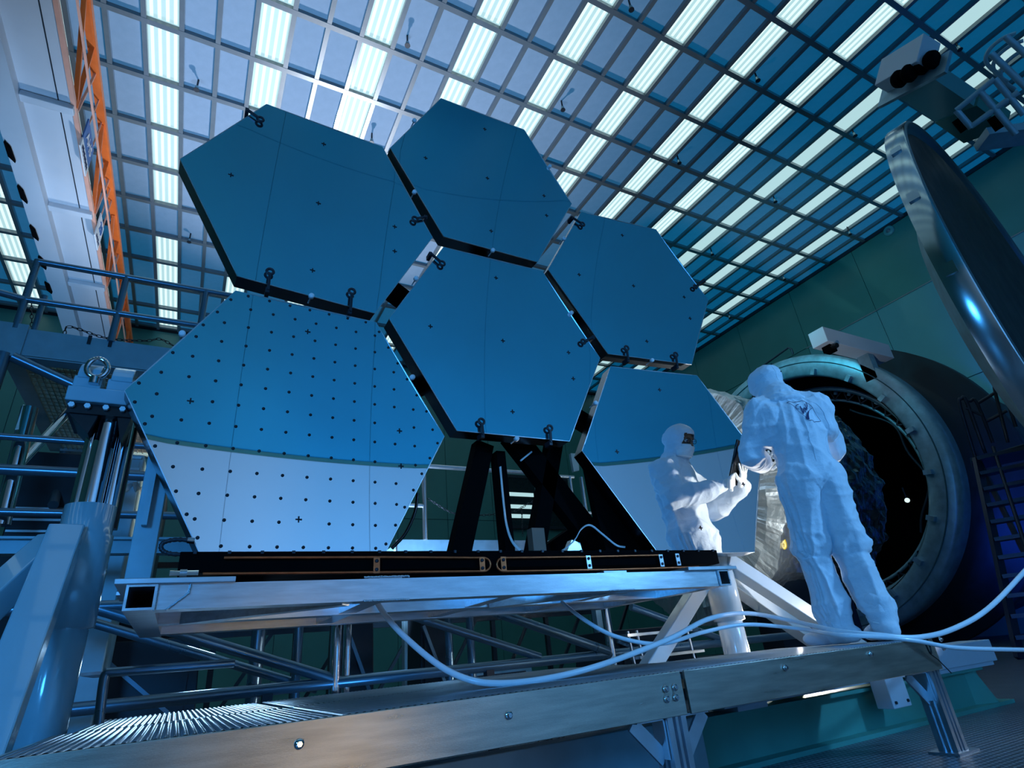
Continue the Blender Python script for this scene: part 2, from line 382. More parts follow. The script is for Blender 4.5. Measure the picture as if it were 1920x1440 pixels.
DISC = {'A': [(583, 557), (776, 362)], 'B': [(923, 471), (776, 228), (1030, 313)], 'C': [(1221, 677), (1056, 449)],
        'D': [(967, 824), (1115, 757), (779, 524), (1070, 588)], 'E': [(341, 628), (556, 1050), (772, 709)], 'F': [(1325, 1041)]}
TH = .13
crossm = MB().box((0, 0, 0), (.028, .003, .006)).box((0, 0, 0), (.006, .003, .028)).mesh('cross_mark')
dotm = MB().lathe([(0, -.001), (.0075, -.001), (.0075, .001)], (0, 0, 0), (0, 1, 0), 10).mesh('dot')
HP = {}
for k, pix in HEX.items():
    cor = [sph(*q) for q in pix]; HP[k] = cor
    cen = sum(cor, V(0, 0, 0))/6; cen = onsph(cen.x, cen.z)
    low = min(c.z for c in cor)
    t = thing('mirror_segment', LAB[k], 'mirror', (cen.x, cen.y, low), 'hexagonal mirror segments')
    # reflecting face
    N = 10; vs = [cen]; fs = []
    for i in range(1, N+1):
        for s in range(6):
            for j in range(i):
                q = cor[s].lerp(cor[(s+1) % 6], j/i); q = cen.lerp(q, i/N); vs.append(onsph(q.x, q.z))
    idx = lambda i, n: 0 if i == 0 else 1+3*i*(i-1)+(n % (6*i))
    for i in range(1, N+1):
        for s in range(6):
            for j in range(i):
                a, b2_ = idx(i, s*i+j), idx(i, s*i+j+1)
                fs.append((a, b2_, idx(i-1, s*(i-1)+j)))
                if j < i-1: fs.append((b2_, idx(i-1, s*(i-1)+j+1), idx(i-1, s*(i-1)+j)))
    fs = [f[::-1] if (vs[f[1]]-vs[f[0]]).cross(vs[f[2]]-vs[f[0]]).y > 0 else f for f in fs]
    MB().add(vs, fs, True).build('mirror_face', 'mirror', t)
    # dark substrate behind, a hair set back and chamfered at the rear
    nb = -snorm(cen); ring = []
    f0 = [c + nb*.004 for c in cor]; f1 = [c + nb*TH*.85 for c in cor]; f2 = [cen.lerp(c, .93) + nb*TH for c in cor]
    vs = f0+f1+f2; fs = [tuple(range(17, 11, -1))]
    for r in (0, 6):
        for i in range(6): fs.append((r+(i+1) % 6, r+i, r+6+i, r+6+(i+1) % 6))
    MB().add(vs, fs).build('substrate', 'substrate', t)
    # thin bright rim at the polished edge
    mb = MB()
    for i in range(6): mb.bar(cor[i]+nb*.003, cor[(i+1) % 6]+nb*.003, .004, .004)
    mb.build('edge_bevel', 'aluminium_plain', t)
    for q in CROSS.get(k, []):
        p = sph(*q); link('cross_mark', crossm, 'mark', t, loc=p+snorm(p)*.001)
    for q in DISC.get(k, []):
        p = sph(*q); n = snorm(p)
        MB().lathe([(0, .022), (.013, .022), (.015, .016), (.015, 0), (.004, -.004), (.004, -.06)], p, n, 14).build('alignment_target', 'sign_white', t)
    for rg, rt in CLIP.get(k, []):
        a = sph(*rg); bq = sph(*rt); n = snorm(a); a = a+n*.02; bq = bq+n*.02
        tk = MB(); ringp = [a + (V(1, 0, 0)*math.cos(x)+V(0, 0, 1)*math.sin(x))*.017 for x in [2*math.pi*i/16 for i in range(17)]]
        tk.tube(ringp, .0075, 8, False); dirn = (bq-a).normalized()
        tk.bar(a+dirn*.02, bq, .014, .012); tk.box(bq-n*.03, (.02, .06, .03))
        tk.build('edge_clip', 'dark_steel', t)
    if k == 'E':
        g = .1085; ref = sph(437, 841)
        def inside(p, m):
            for i in range(6):
                a, b2_ = cor[i], cor[(i+1) % 6]; e = V(b2_.x-a.x, 0, b2_.z-a.z).normalized()
                nn = V(-e.z, 0, e.x)
                if nn.dot(cen-a) < 0: nn = -nn
                if nn.dot(V(p.x-a.x, 0, p.z-a.z)) < m: return False
            return True
        D = []
        for i in range(-12, 13):
            for j in range(-12, 13):
                p = onsph(ref.x+g*i, ref.z+g*j)
                if inside(p, .03): D.append(p)
        for i in range(6):
            for j in range(7):
                q = cor[i].lerp(cor[(i+1) % 6], (j+.5)/7).lerp(cen, .024); p = onsph(q.x, q.z)
                if all((p-d).length > .035 for d in D): D.append(p)
        cr = [sph(*q) for q in CROSS['E']]
        for p in D:
            if all((p-c).length > .04 for c in cr): link('dot', dotm, 'mark', t, loc=p+snorm(p)*.001)
CEN = {k: sum(c, V(0, 0, 0))/6 for k, c in HP.items()}

# ------------------------------------------------------------------ black mount carrying the segments
t = thing('mirror_mount', 'black strut mount with flat base under the mirror segments', 'mount', (1.5, 2.9, .38))
BK = V(0, TH+.04, 0)
for k in 'ABCEF':
    a = CEN['D']+V(0, .30, 0); bq = CEN[k]+V(0, .26, 0)
    MB().bar(a, bq, .10, .10).build('backing_arm', 'black', t)
    MB().bar(bq+V(0, .06, 0), CEN[k]+V(0, TH-.004, 0), .16, .16).build('backing_pad', 'black', t)
MB().lathe([(0, .37), (.26, .37), (.26, .23), (.20, TH), (0, TH)], CEN['D'], (0, 1, 0), 6, smooth=False).build('backing_hub', 'black', t)
for a, bq, wd in (((905, 835), (858, 1048), .115), ((933, 850), (952, 1048), .06), ((958, 815), (1125, 1030), .15), ((1038, 830), (1000, 1048), .10)):
    MB().bar(atY(*a, 3.02), atY(*bq, 3.02), wd, .09, (0, 1, 0)).build('strut', 'black', t)
MB().bar(CEN['D']+V(-.2, .34, -.45), CEN['D']+V(.45, .34, -.45), .09, .14).build('strut_head', 'black', t)
# base, with the raised triangular cheek plates beside the lower segments
MB().b2((-.05, 2.56, .395), (2.80, 3.3, .475)).build('base_plate', 'black', t, .004)
for pl in ([(1098, 862), (1128, 880), (1245, 1045), (1140, 1045), (1118, 960)],):
    MB().prism([atY(u, v, 2.86) for u, v in pl], (0, .05, 0)).build('cheek_plate', 'black', t)
MB().prism([atY(*q, 3.15) for q in [(1005, 1035), (1070, 990), (1230, 1035)]], (0, .1, 0)).build('gusset', 'black', t)
MB().b2(atY(1002, 1040, 2.9), atY(1020, 990, 2.9)+V(0, .06, 0)).build('sensor_box', 'brown_seal', t)
MB().prism([atY(*q, 2.95) for q in [(1062, 1038), (1093, 1038), (1088, 1018), (1072, 1012)]], (0, .05, 0)).build('bracket', 'aluminium_plain', t)
MB().prism([atY(*q, 2.9) for q in [(1192, 1010), (1206, 1008), (1208, 1032), (1195, 1032)]], (0, .04, 0)).build('bracket', 'sign_white', t)
mb = MB()
for x in [i*.12 for i in range(24)]: mb.box((x, 2.555, .47), (.012, .012, .012))
mb.build('bolt_row', 'dark_steel', t, kind='stuff')
# strap on the diagonal strut
MB().tube([atY(976, 864, 2.95), atY(997, 847, 2.95)], .006, 6).build('cable_strap', 'cable', t)

# copper cooling tubes clipped to the front of the base
def loop(px, y): return [atY(u, v, y) for u, v in px]
cu = [('copper tube loop on the black base below the dotted mirror', [(380, 1076), (600, 1074), (905, 1071), *[(907+12.5*math.cos(a), 1058.5+12.5*math.sin(a)) for a in [math.pi/2-math.pi*i/10 for i in range(11)]], (900, 1046), (720, 1045), (420, 1046)], [(706, 1060), (904, 1058)]),
      ('copper tube loop on the black base left of the worker reflection', [(1310, 1063), (1140, 1068), (950, 1071), *[(944-12.5*math.cos(a), 1058.5+12.5*math.sin(a)) for a in [math.pi/2-math.pi*i/10 for i in range(11)]], (952, 1046), (1100, 1044), (1235, 1041)], [(944, 1057), (1104, 1054), (1240, 1051), (1271, 1049)])]
for lab, pp, cl in cu:
    P = loop(pp, 2.545); t2 = thing('copper_tube', lab, 'pipe', P[3])
    MB().tube(P, .0055, 8).build('tube', 'copper', t2)
    for u, v in cl:
        c = atY(u, v, 2.542); kq = MB().box(c, (.028, .006, .066)).build('clamp', 'copper' if u < 1000 else 'aluminium_plain', t2)
        for dz in (-.018, .018): MB().lathe([(0, -.007), (.008, -.007), (.008, 0)], c+V(0, 0, dz), (0, 1, 0), 8).build('screw', 'dark_steel', kq)

# white cables looping behind the struts
for lab, y, pp in (('white cable bundle looping from the base up to the right cheek plate', 2.84, [(735, 1036), (790, 1042), (960, 1042), (1040, 1038), (1075, 1015), (1090, 992), (1107, 985), (1130, 1002), (1155, 1022), (1172, 1026)]),
                   ('pale cable hanging beside the thin black strut', 2.95, [(938, 875), (944, 940), (950, 985), (962, 1018), (985, 1040)]),
                   ('thin dark corrugated conduit along the edge of the dotted mirror', 2.90, [(783, 925), (778, 960), (760, 1000), (735, 1028)])):
    c = MB()
    dark = 'dark' in lab
    for o in ((0,) if dark else (-.008, 0, .008)): c.tube(smooth_path([atY(u, v, y)+V(o, o, o*.6) for u, v in pp], 6), .009 if dark else .0032, 8)
    tag(c.build('cable', 'black_gloss' if dark else 'cable'), lab, 'cable')

# ------------------------------------------------------------------ aluminium frame below
t = thing('support_frame', 'welded aluminium tube frame carrying the black mirror base', 'frame', (1.2, 2.8, .27))
ZB, ZT = .245, .327
def hollow(name, a, b, axis):
    lo = V(*a); hi = V(*b); mb = MB(); th = .008
    if axis == 'y':
        mb.b2(lo, (hi.x, hi.y, lo.z+th)); mb.b2((lo.x, lo.y, hi.z-th), hi); mb.b2((lo.x, lo.y, lo.z+th), (lo.x+th, hi.y, hi.z-th)); mb.b2((hi.x-th, lo.y, lo.z+th), (hi.x, hi.y, hi.z-th))
        mb.b2((lo.x+th, hi.y-th, lo.z+th), (hi.x-th, hi.y, hi.z-th))
    else: mb.b2(lo, hi)
    return mb.build(name, 'aluminium', t)
hollow('cross_tube', (-.185, 2.33, ZB), (-.095, 3.55, ZT), 'y'); hollow('cross_tube', (2.52, 2.33, ZB), (2.60, 3.55, ZT), 'y')
for y in (2.34, 2.86, 3.40): hollow('long_tube', (-.095, y, ZB), (2.52, y+.09, ZT), 'x')
for x in (.62, 1.25, 1.9): MB().b2((x, 2.43, ZB+.004), (x+.08, 2.86, ZT-.004)).b2((x, 2.95, ZB+.004), (x+.08, 3.4, ZT-.004)).build('cross_tube', 'aluminium', t)
MB().bar((.55, 2.42, .27), (.0, 2.87, .27), .06, .06).build('brace', 'aluminium', t)
MB().bar((1.95, 2.42, .27), (1.4, 2.87, .27), .06, .06).build('brace', 'aluminium', t)
MB().b2((-.22, 2.32, ZT), (.14, 3.3, ZT+.018)).build('top_plate', 'aluminium_plain', t, .002)
MB().b2((2.30, 2.32, ZT), (2.66, 3.3, ZT+.018)).build('top_plate', 'aluminium_plain', t, .002)
for x in (.62, 1.78): MB().b2((x, 2.36, ZT), (x+.14, 2.5, ZT+.012)).build('shim_plate', 'aluminium_plain', t)
mb = MB()
random.seed(3)
for (a, bq) in (((-.095, 2.335, ZB), (-.095, 2.335, ZT)), ((-.18, 2.335, ZT+.002), (-.095, 2.335, ZT+.002)), ((.0, 2.335, ZT), (.0, 2.335, .295)), ((.0, 2.335, .295), (-.06, 2.335, ZB)), ((2.52, 2.335, ZB), (2.52, 2.335, ZT)), ((.60, 2.335, ZT+.006), (.78, 2.335, ZT+.006)), ((.60, 2.335, ZB), (.78, 2.335, ZB)), ((1.78, 2.335, ZB), (1.93, 2.335, ZB))):
    a = V(*a); bq = V(*bq); n = int((bq-a).length/.005)+2
    for i in range(n): mb.sphere(a.lerp(bq, i/(n-1))+V(random.uniform(-.001, .001), 0, random.uniform(-.001, .001)), .0042, 4)
mb.build('weld_bead', 'aluminium_plain', t, kind='stuff')
# uprights at the left end
up = MB().b2((-.235, 2.80, ZT+.02), (-.145, 2.83, 1.02)).b2((-.235, 2.83, ZT+.02), (-.215, 2.90, 1.02)).b2((-.165, 2.83, ZT+.02), (-.145, 2.90, 1.02)).build('upright', 'steel_blue', t, .003)
MB().b2((-.21, 2.76, .62), (-.19, 2.80, .86)).build('upright_flange', 'steel_blue', t)
MB().b2((-.245, 2.73, ZT+.018), (-.135, 2.93, ZT+.03)).build('foot_plate', 'aluminium_plain', t)
for x in (.1, 1.2, 2.3):
    MB().b2((x, 2.9, ZT), (x+.16, 3.3, .396)).build('riser_block', 'dark_steel', t)
# braided hose with fittings by the left end
P = smooth_path([atY(u, v, 2.62) for u, v in [(365, 1014), (330, 1012), (306, 1018), (303, 1030), (318, 1038), (352, 1040), (372, 1040)]], 8)
t2 = thing('braided_hose', 'braided steel hose bent in a U beside the dotted mirror', 'hose', P[20])
mb = MB()
mb.tube(P, [.0085+.0015*math.sin(i*2.4) for i in range(len(P))], 10); mb.build('hose_body', 'dark_steel', t2)
MB().tube([P[-4], P[-1]], .012, 8).build('fitting', 'chrome', t2); MB().tube([P[0], P[3]], .012, 8).build('fitting', 'chrome', t2)
a = atY(318, 1075, 2.5); bq = atY(372, 1074, 2.5)
t2 = thing('pipe_fitting', 'small steel pipe fitting lying on the frame plate', 'fitting', a)
MB().tube([a, a.lerp(bq, .35)], .010, 8).build('body', 'chrome', t2); MB().tube([a.lerp(bq, .35), a.lerp(bq, .6)], .014, 6).build('nut', 'aluminium_plain', t2); MB().tube([a.lerp(bq, .6), bq], .011, 8).build('sleeve', 'chrome', t2)
# ================================================================== STANCHIONS
def to_floor(T, P): T = Vector(T); P = Vector(P); d = P-T; return T + d*((FLOOR-T.z)/d.z)
def stanchion(name, lab, ax, zt, m, legs, wd=.13):
    t = thing(name, lab, 'stanchion', (ax[0], ax[1], FLOOR)); x, y = ax
    MB().lathe([(0, FLOOR), (.082, FLOOR), (.082, zt-.38), (.078, zt-.375), (.1, zt-.37), (.1, zt-.02), (.092, zt-.015), (.092, zt+.10), (.06, zt+.10), (.06, zt+.05), (0, zt+.05)], (x, y, 0), (0, 0, 1), 40).build('post', m, t)
    for T, P in legs:
        T = Vector(T); e = to_floor(T, P)
        MB().bar(T, e+(T-e).normalized()*.02, wd, .09).build('gusset_leg', m, t, .006)
        MB().box((e.x, e.y, FLOOR+.01), (.24, .24, .02)).build('foot_plate', m, t)
    return t
LX, LY = -.408, 2.9
t = stanchion('steel_stanchion', 'large blue-lit steel stanchion with chrome rods and bolted head at left', (LX, LY), .62, 'steel_gloss',
              [((LX-.05, LY-.08, .60), atY(-22, 1385, 2.35)), ((LX-.09, LY, .58), atY(0, 1112, 2.75))], .115)
mb = MB().tube([(LX+.0, LY-.05, .66), (LX+.0, LY-.05, 1.12)], .042, 20).build('chrome_rod', 'chrome', t)
MB().tube([(LX-.05, LY, .66), (LX-.05, LY, 1.12)], .028, 16).build('chrome_rod', 'chrome', t)
MB().tube([(LX+.06, LY, .66), (LX+.06, LY, 1.12)], .032, 16).build('chrome_rod', 'chrome', t)
MB().b2((LX-.065, LY+.03, .64), (LX+.10, LY+.07, 1.1)).build('back_plate', 'black_gloss', t)
hx = LX-.055
MB().b2((hx-.09, LY-.13, 1.085), (hx+.14, LY+.13, 1.13)).build('head_plate', 'black_gloss', t)
MB().prism([(hx-.08, LY-.12, 1.085), (hx+.0, LY-.12, 1.0), (hx+.02, LY-.12, 1.085)], (0, .24, 0)).build('head_gusset', 'black_gloss', t)
MB().prism([(hx+.14, LY-.12, 1.085), (hx+.12, LY-.12, .97), (hx+.09, LY-.12, 1.085)], (0, .24, 0)).build('head_gusset', 'black_gloss', t)
MB().b2((hx-.10, LY-.16, 1.13), (hx+.135, LY+.12, 1.195)).build('clevis_block', 'steel_gloss', t, .004)
for i, (xa, xb) in enumerate(((-.09, .01), (.03, .13))):
    MB().b2((hx+xa, LY-.15, 1.195), (hx+xb, LY+.06, 1.25)).build('clevis_pad', 'steel_gloss', t, .006)
    prof = [(hx+xa+.01, LY-.07 + .085*math.cos(a), 1.24+.095*math.sin(a)) for a in [math.pi*j/12 for j in range(13)]]
    MB().prism(prof, (xb-xa-.02, 0, 0)).build('clevis_lug', 'steel_gloss', t, .004)
for x in (-.075, -.02, .045, .105): MB().tube([(hx+x, LY-.135, 1.115), (hx+x, LY-.15, 1.115)], .012, 6).build('bolt', 'sign_white', t)
for x in (.045, .115): MB().tube([(hx+x, LY-.12, 1.25), (hx+x, LY-.12, 1.265)], .011, 6).build('bolt', 'sign_white', t)
ec = V(hx-.015, LY-.165, 1.285)
eye = MB().tube([ec + V(.036*math.cos(a), 0, .045*math.sin(a)) for a in [2*math.pi*i/20 for i in range(21)]], .012, 10, False).tube([ec+V(0, 0, -.045), ec+V(0, 0, -.075)], .02, 10)
eye.build('eye_bolt', 'chrome', t)
RX, RY = 3.19, 2.95
stanchion('white_stanchion', 'brightly lit white tripod stanchion below the worker reflection', (RX, RY), .46, 'white_gloss',
          [((RX+.02, RY-.06, .47), atY(1565, 1185, 2.86)), ((RX+.05, RY+.08, .42), atY(1510, 1190, 3.25)), ((RX-.07, RY+.02, .40), atY(1228, 1235, 3.05))], .11)
# ================================================================== WALKWAY
WZ, WY0, WY1, WX0, WX1 = -.10, 1.82, 2.74, -.335, 3.34
t = thing('walkway', 'low aluminium walkway with ribbed deck and brushed side panels', 'walkway', (1.5, 2.2, FLOOR))
xs = [WX0, .42, 1.66, WX1]
for i in range(3):
    xa, xb = xs[i]+.004, xs[i+1]-.004; mb = MB(); pitch = .021; x = xa; prof = []
    n = int((xb-xa)/pitch)
    for k in range(n):
        for j in range(6):
            a = math.pi*j/5; prof.append((xa+pitch*(k+.5)-.0085*math.cos(a), WZ-.007+.007*math.sin(a)))
    vs = [(px_, WY0+.004, z) for px_, z in prof]+[(px_, WY1, z) for px_, z in prof]; m_ = len(prof)
    mb.add(vs, [(k, k+1, m_+k+1, m_+k) for k in range(m_-1)], True)
    mb.b2((xa, WY0+.004, WZ-.03), (xb, WY1, WZ-.012))
    mb.build('deck_panel', 'aluminium_plain', t)
for xa, xb in ((-.30, .42), (.43, 1.66), (1.67, 2.36)):
    mb = MB(); pitch = .021; prof = []
    for k in range(int((xb-xa-.008)/pitch)):
        for j in range(6): a = math.pi*j/5; prof.append((xa+.004+pitch*(k+.5)-.0085*math.cos(a), WZ-.007+.007*math.sin(a)))
    m_ = len(prof); mb.add([(q, WY1+.02, z) for q, z in prof]+[(q, 3.85, z) for q, z in prof], [(k, k+1, m_+k+1, m_+k) for k in range(m_-1)], True)
    mb.b2((xa+.004, WY1+.02, WZ-.03), (xb-.004, 3.85, WZ-.012)); mb.build('deck_panel', 'aluminium_plain', t)
for xa, xb in ((WX0, 1.64), (1.66, WX1)):
    MB().b2((xa, WY0-.012, WZ-.142), (xb, WY0, WZ-.002)).build('fascia_panel', 'fascia_metal', t, .002)
    MB().b2((xa, WY1, WZ-.142), (xb, WY1+.012, WZ-.002)).build('fascia_panel', 'fascia_metal', t, .002)
MB().b2((WX0-.012, WY0, WZ-.142), (WX0, WY1, WZ-.002)).build('end_panel', 'fascia_metal', t)
MB().b2((WX1, WY0, WZ-.142), (WX1+.012, WY1, WZ-.002)).build('end_panel', 'fascia_metal', t)
for u, v in ((561, 1395), (954, 1341), (1472, 1252), (1632, 1226), (1248, 1292), (1265, 1289), (1250, 1311), (1267, 1308), (1763, 1199), (1768, 1215)):
    p = atY(u, v, WY0-.014)
    bo = MB().lathe([(0, -.004), (.012, -.004), (.013, 0)], p, (0, 1, 0), 14).build('washer', 'chrome', t)
    MB().tube([p, p+V(0, -.012, 0)], .007, 6).build('screw', 'chrome', bo)
def extrusion(x, y, name='leg'):
    w2 = .032; mb = MB()
    for sx in (-1, 1):
        for sy in (-1, 1): mb.b2((x+sx*w2-.012, y+sy*w2-.012, FLOOR+.01), (x+sx*w2+.012, y+sy*w2+.012, WZ-.03))
    mb.b2((x-.028, y-.028, FLOOR+.01), (x+.028, y+.028, WZ-.03))
    for s in (-1, 1): mb.b2((x-.006, y+s*w2-.012, FLOOR+.01), (x+.006, y+s*w2+.012, WZ-.03)); mb.b2((x+s*w2-.012, y-.006, FLOOR+.01), (x+s*w2+.012, y+.006, WZ-.03))
    lg = mb.build(name, 'aluminium_plain', t)
    MB().b2((x-.09, y-.07, FLOOR), (x+.09, y+.07, FLOOR+.01)).build('foot_plate', 'aluminium_plain', lg)
    for s in (-1, 1):
        if s > 0 and x > 3: continue
        a = V(x+s*.05, y, WZ-.15); bb = V(x+s*.17, y, WZ-.15); c = V(x+s*.05, y, WZ-.27)
        br = MB().bar(a+V(0, 0, .004), bb+V(0, 0, .004), .06, .008).bar(a, c, .008, .06, (0, 1, 0)).bar(bb, c, .05, .010, (0, 1, 0)).build('angle_bracket', 'aluminium_plain', lg)
for x in (1.60, 3.29): extrusion(x, WY0+.05); extrusion(x, WY1-.06)
extrusion(-.26, WY1-.06); extrusion(-.26, WY0+.05)
# black tie round the walkway end
p = atY(1737, 1207, WY0-.03)
mb = MB().tube([p+V(.014*math.cos(a), -.004, .045*math.sin(a)) for a in [2*math.pi*i/18 for i in range(19)]], .004, 6, False)
mb.tube([p+V(0, 0, -.045), p+V(.05, 0, -.075), p+V(.12, .0, -.14)], .0025, 6)
tag(mb.build('cable_tie', 'black_gloss'), 'black cable tie holding the hoses to the walkway end', 'cable tie')
# ================================================================== HOSES
for lab, pp, r in (('white hose sagging over the deck and rising to the right edge', [(695, 1095, 2.9), (712, 1138, 2.78), (760, 1195, 2.55), (850, 1263, 2.35), (950, 1281, 2.25), (1100, 1255, 2.25), (1250, 1200, 2.35), (1330, 1160, 2.45), (1400, 1150, 2.5), (1480, 1163, 2.42), (1570, 1183, 2.05), (1640, 1190, 1.88), (1720, 1195, 1.79), (1790, 1178, 1.74), (1860, 1135, 1.68), (1945, 1045, 1.62)], .0125),
                   ('thin white hose crossing the white stanchion towards the floor at right', [(1030, 1095, 3.0), (1050, 1125, 2.88), (1100, 1165, 2.68), (1160, 1195, 2.6), (1240, 1207, 2.55), (1320, 1185, 2.5), (1400, 1171, 2.45), (1500, 1179, 2.36), (1570, 1190, 2.0), (1650, 1194, 1.86), (1720, 1202, 1.78), (1800, 1215, 1.72), (1945, 1219, 1.62)], .0105)):
    P = smooth_path([atY(u, v, y) for u, v, y in pp], 8)
    tag(MB().tube(P, r, 12).build('hose', 'hose'), lab, 'hose')
# ================================================================== I-BEAM AND CART RAIL under the walkway
t = thing('rail_beam', 'green steel I-beam on the floor below the walkway', 'beam', (3.6, 2.6, FLOOR))
x0, x1, y0 = 2.28, 4.95, 2.44
MB().b2((x0, y0-.05, FLOOR), (x1+.18, y0+.16, FLOOR+.022)).build('bottom_flange', 'ibeam_green', t)
MB().b2((x0, y0+.03, FLOOR+.022), (x1, y0+.05, FLOOR+.222)).build('web', 'ibeam_green', t)
MB().b2((x0, y0-.02, FLOOR+.222), (x1, y0+.13, FLOOR+.24)).build('top_flange', 'ibeam_green', t)
MB().prism([(x1-.02, y0-.04, FLOOR+.022), (x1-.16, y0+.03, FLOOR+.022), (x1-.16, y0+.03, FLOOR+.222), (x1-.1, y0+.0, FLOOR+.222)], (.02, .0, 0)).build('web_stiffener', 'ibeam_green', t)
t = thing('cart_rail', 'pale painted box rail resting above the green I-beam', 'rail', (3.6, 2.6, FLOOR+.24))
x0, x1 = 2.42, 5.15
MB().b2((x0, y0-.04, FLOOR+.262), (x1, y0+.17, FLOOR+.40)).build('rail_box', 'cart_white', t, .006)
for xa, xb in ((x0+.1, x0+.32), (x1-.9, x1-.05)): MB().b2((xa, y0-.03, FLOOR+.24), (xb, y0+.15, FLOOR+.262)).build('rail_pad', 'cart_white', t)
bl = MB().b2((3.62, y0-.14, FLOOR+.13), (3.80, y0-.04, FLOOR+.33)).build('stop_block', 'cart_white', t, .005)
for dx in (.03, .15):
    for dz in (.16, .30): MB().tube([(3.62+dx, y0-.14, FLOOR+dz), (3.62+dx, y0-.148, FLOOR+dz)], .009, 6).build('screw', 'dark_steel', bl)
# dark skirt beam below the walkway front
tag(MB().b2((.1, 2.35, FLOOR), (2.2, 2.45, FLOOR+.26)).build('cable_trough', 'steel_blue', None, .004), 'dark blue steel trough on the floor under the walkway', 'trough')

# ================================================================== TUBE TRUSS behind the frame
t = thing('tube_truss', 'low truss of round steel tubes behind the mirror frame', 'truss', (1.6, 4.2, FLOOR))
TY = 4.2
def tb(a, b, r, m='tube_steel', name='tube', par=None): return MB().tube([a, b], r, 16).build(name, m, par or t)
tb((-1.0, TY, .66), (.90, TY, -.03), .034, name='diagonal'); tb((-1.0, TY+.3, .60), (.85, TY+.3, -.08), .028, name='diagonal')
tb((-1.2, TY, -.045), (5.7, TY, -.055), .034, name='chord'); tb((-1.2, TY, .47), (4.6, TY, .47), .034, name='chord')
tb((-1.2, TY+.9, -.045), (5.7, TY+.9, -.055), .034, name='chord')
for x in (.90, 3.12): tb((x, TY, -.5), (x, TY, .47), .036, 'chrome', 'post'); tb((x+.10, TY+.12, -.5), (x+.10, TY+.12, .47), .03, 'chrome', 'post')
for x in (.70, 1.80, 1.98): tb((x, TY+.25, -.5), (x, TY+.25, .47), .03, name='post')
tb((1.15, TY, .42), (2.44, TY, -.02), .03, name='diagonal'); tb((1.78, TY-.02, .42), (3.08, TY-.02, -.03), .036, name='diagonal')
tb((3.4, TY, .3), (4.4, TY, -.03), .03, name='diagonal')
for x in (-.9, .5, 2.0, 3.6, 5.6):
    MB().b2((x-.03, TY-.03, FLOOR), (x+.03, TY+.03, -.07)).build('foot', 'dark_steel', t)
# bench with a bent tube leg at the left of the walkway
t = thing('tube_bench', 'small bench with grating top and bent tube legs left of the walkway', 'bench', (-.35, 3.2, FLOOR))
a = [atY(u, v, 3.4) for u, v in ((185, 1358), (195, 1275), (203, 1262), (215, 1260), (440, 1243))]
MB().tube(smooth_path(a, 5), .02, 10).build('leg', 'tube_steel', t)
e = to_floor(a[1], a[0]); MB().tube([a[0], (a[0].x, a[0].y, FLOOR)], .02, 10).build('leg', 'tube_steel', t)
MB().b2(atY(150, 1268, 3.4), atY(196, 1258, 3.4)+V(0, .5, 0)).build('top', 'aluminium_plain', t)
# small step stool seen beyond the hoses
t = thing('step_stool', 'small aluminium step stool standing behind the hoses', 'step stool', (3.3, 4.0, FLOOR))
q = [atY(u, v, 4.0) for u, v in ((1165, 1190), (1285, 1180), (1200, 1230), (1290, 1225))]
MB().b2((q[0].x, 3.92, q[0].z-.02), (q[1].x, 4.1, q[0].z)).build('tread', 'aluminium_plain', t); MB().b2((q[0].x+.05, 3.88, q[2].z-.02), (q[1].x+.05, 4.0, q[2].z)).build('tread', 'aluminium_plain', t)
for x in (q[0].x+.03, q[0].x+.12, q[1].x-.03): MB().tube([(x, 3.95, q[0].z+.02), (x+.02, 3.92, FLOOR)], .013, 8).build('leg', 'chrome', t)
# ================================================================== ACCESS PLATFORM at the left
def stick(t, name, a, b, r, m='tube_steel'): return MB().tube([a, b], r, 12).build(name, m, t)
PY = 5.0
t = thing('access_platform', 'raised steel access platform with tube railing behind the dotted mirror', 'platform', (-.9, 5.8, FLOOR))
MB().b2((-1.52, PY, 2.38), (.55, PY+.03, 2.60)).b2((-1.52, PY, 2.60), (.55, PY+.12, 2.615)).b2((-1.52, PY, 2.37), (.55, PY+.12, 2.385)).build('edge_beam', 'steel_blue', t)
MB().b2((-1.50, PY+.1, 2.40), (-1.38, PY+2.3, 2.60)).build('edge_beam', 'steel_blue', t)
MB().b2((-1.55, PY-.02, 2.36), (-1.36, PY+.1, 2.64)).build('corner_plate', 'steel_blue', t)
MB().b2((-.33, PY+.02, 2.20), (-.20, PY+.08, 2.40)).build('hanger', 'aluminium_plain', t)
MB().b2((-1.4, PY+2.2, 2.38), (.55, PY+2.3, 2.60)).build('edge_beam', 'steel_blue', t)
mb = MB()
for i in range(46): mb.b2((-1.38+.042*i, PY+.1, 2.40), (-1.374+.042*i, PY+2.2, 2.44))
for j in range(26): mb.b2((-1.38, PY+.12+.082*j, 2.41), (.54, PY+.135+.082*j, 2.435))
mb.build('grating', 'fascia_metal', t, kind='stuff')
stick(t, 'top_rail', (-1.44, PY, 3.24), (.4, PY, 3.25), .026); stick(t, 'mid_rail', (-1.44, PY, 2.87), (.4, PY, 2.88), .026)
stick(t, 'mid_rail', (-1.44, PY, 2.87), (-2.6, PY-.35, 2.87), .026)
for x in (-1.44, -.83, -.22): stick(t, 'rail_post', (x, PY, 2.60), (x, PY, 3.25), .026)
stick(t, 'rail_post', (-1.36, PY+.12, 2.60), (-1.36, PY+.12, 3.0), .022)
for x in (-.97, -.83): MB().b2((x-.012, PY-.008, 2.55), (x+.012, PY, 2.63)).build('clip', 'dark_steel', t)
stick(t, 'post', (-1.46, PY, FLOOR), (-1.46, PY, 2.38), .05); stick(t, 'post', (-1.36, PY+2.25, FLOOR), (-1.36, PY+2.25, 2.38), .05)
stick(t, 'post', (.5, PY, FLOOR), (.5, PY, 2.38), .05)
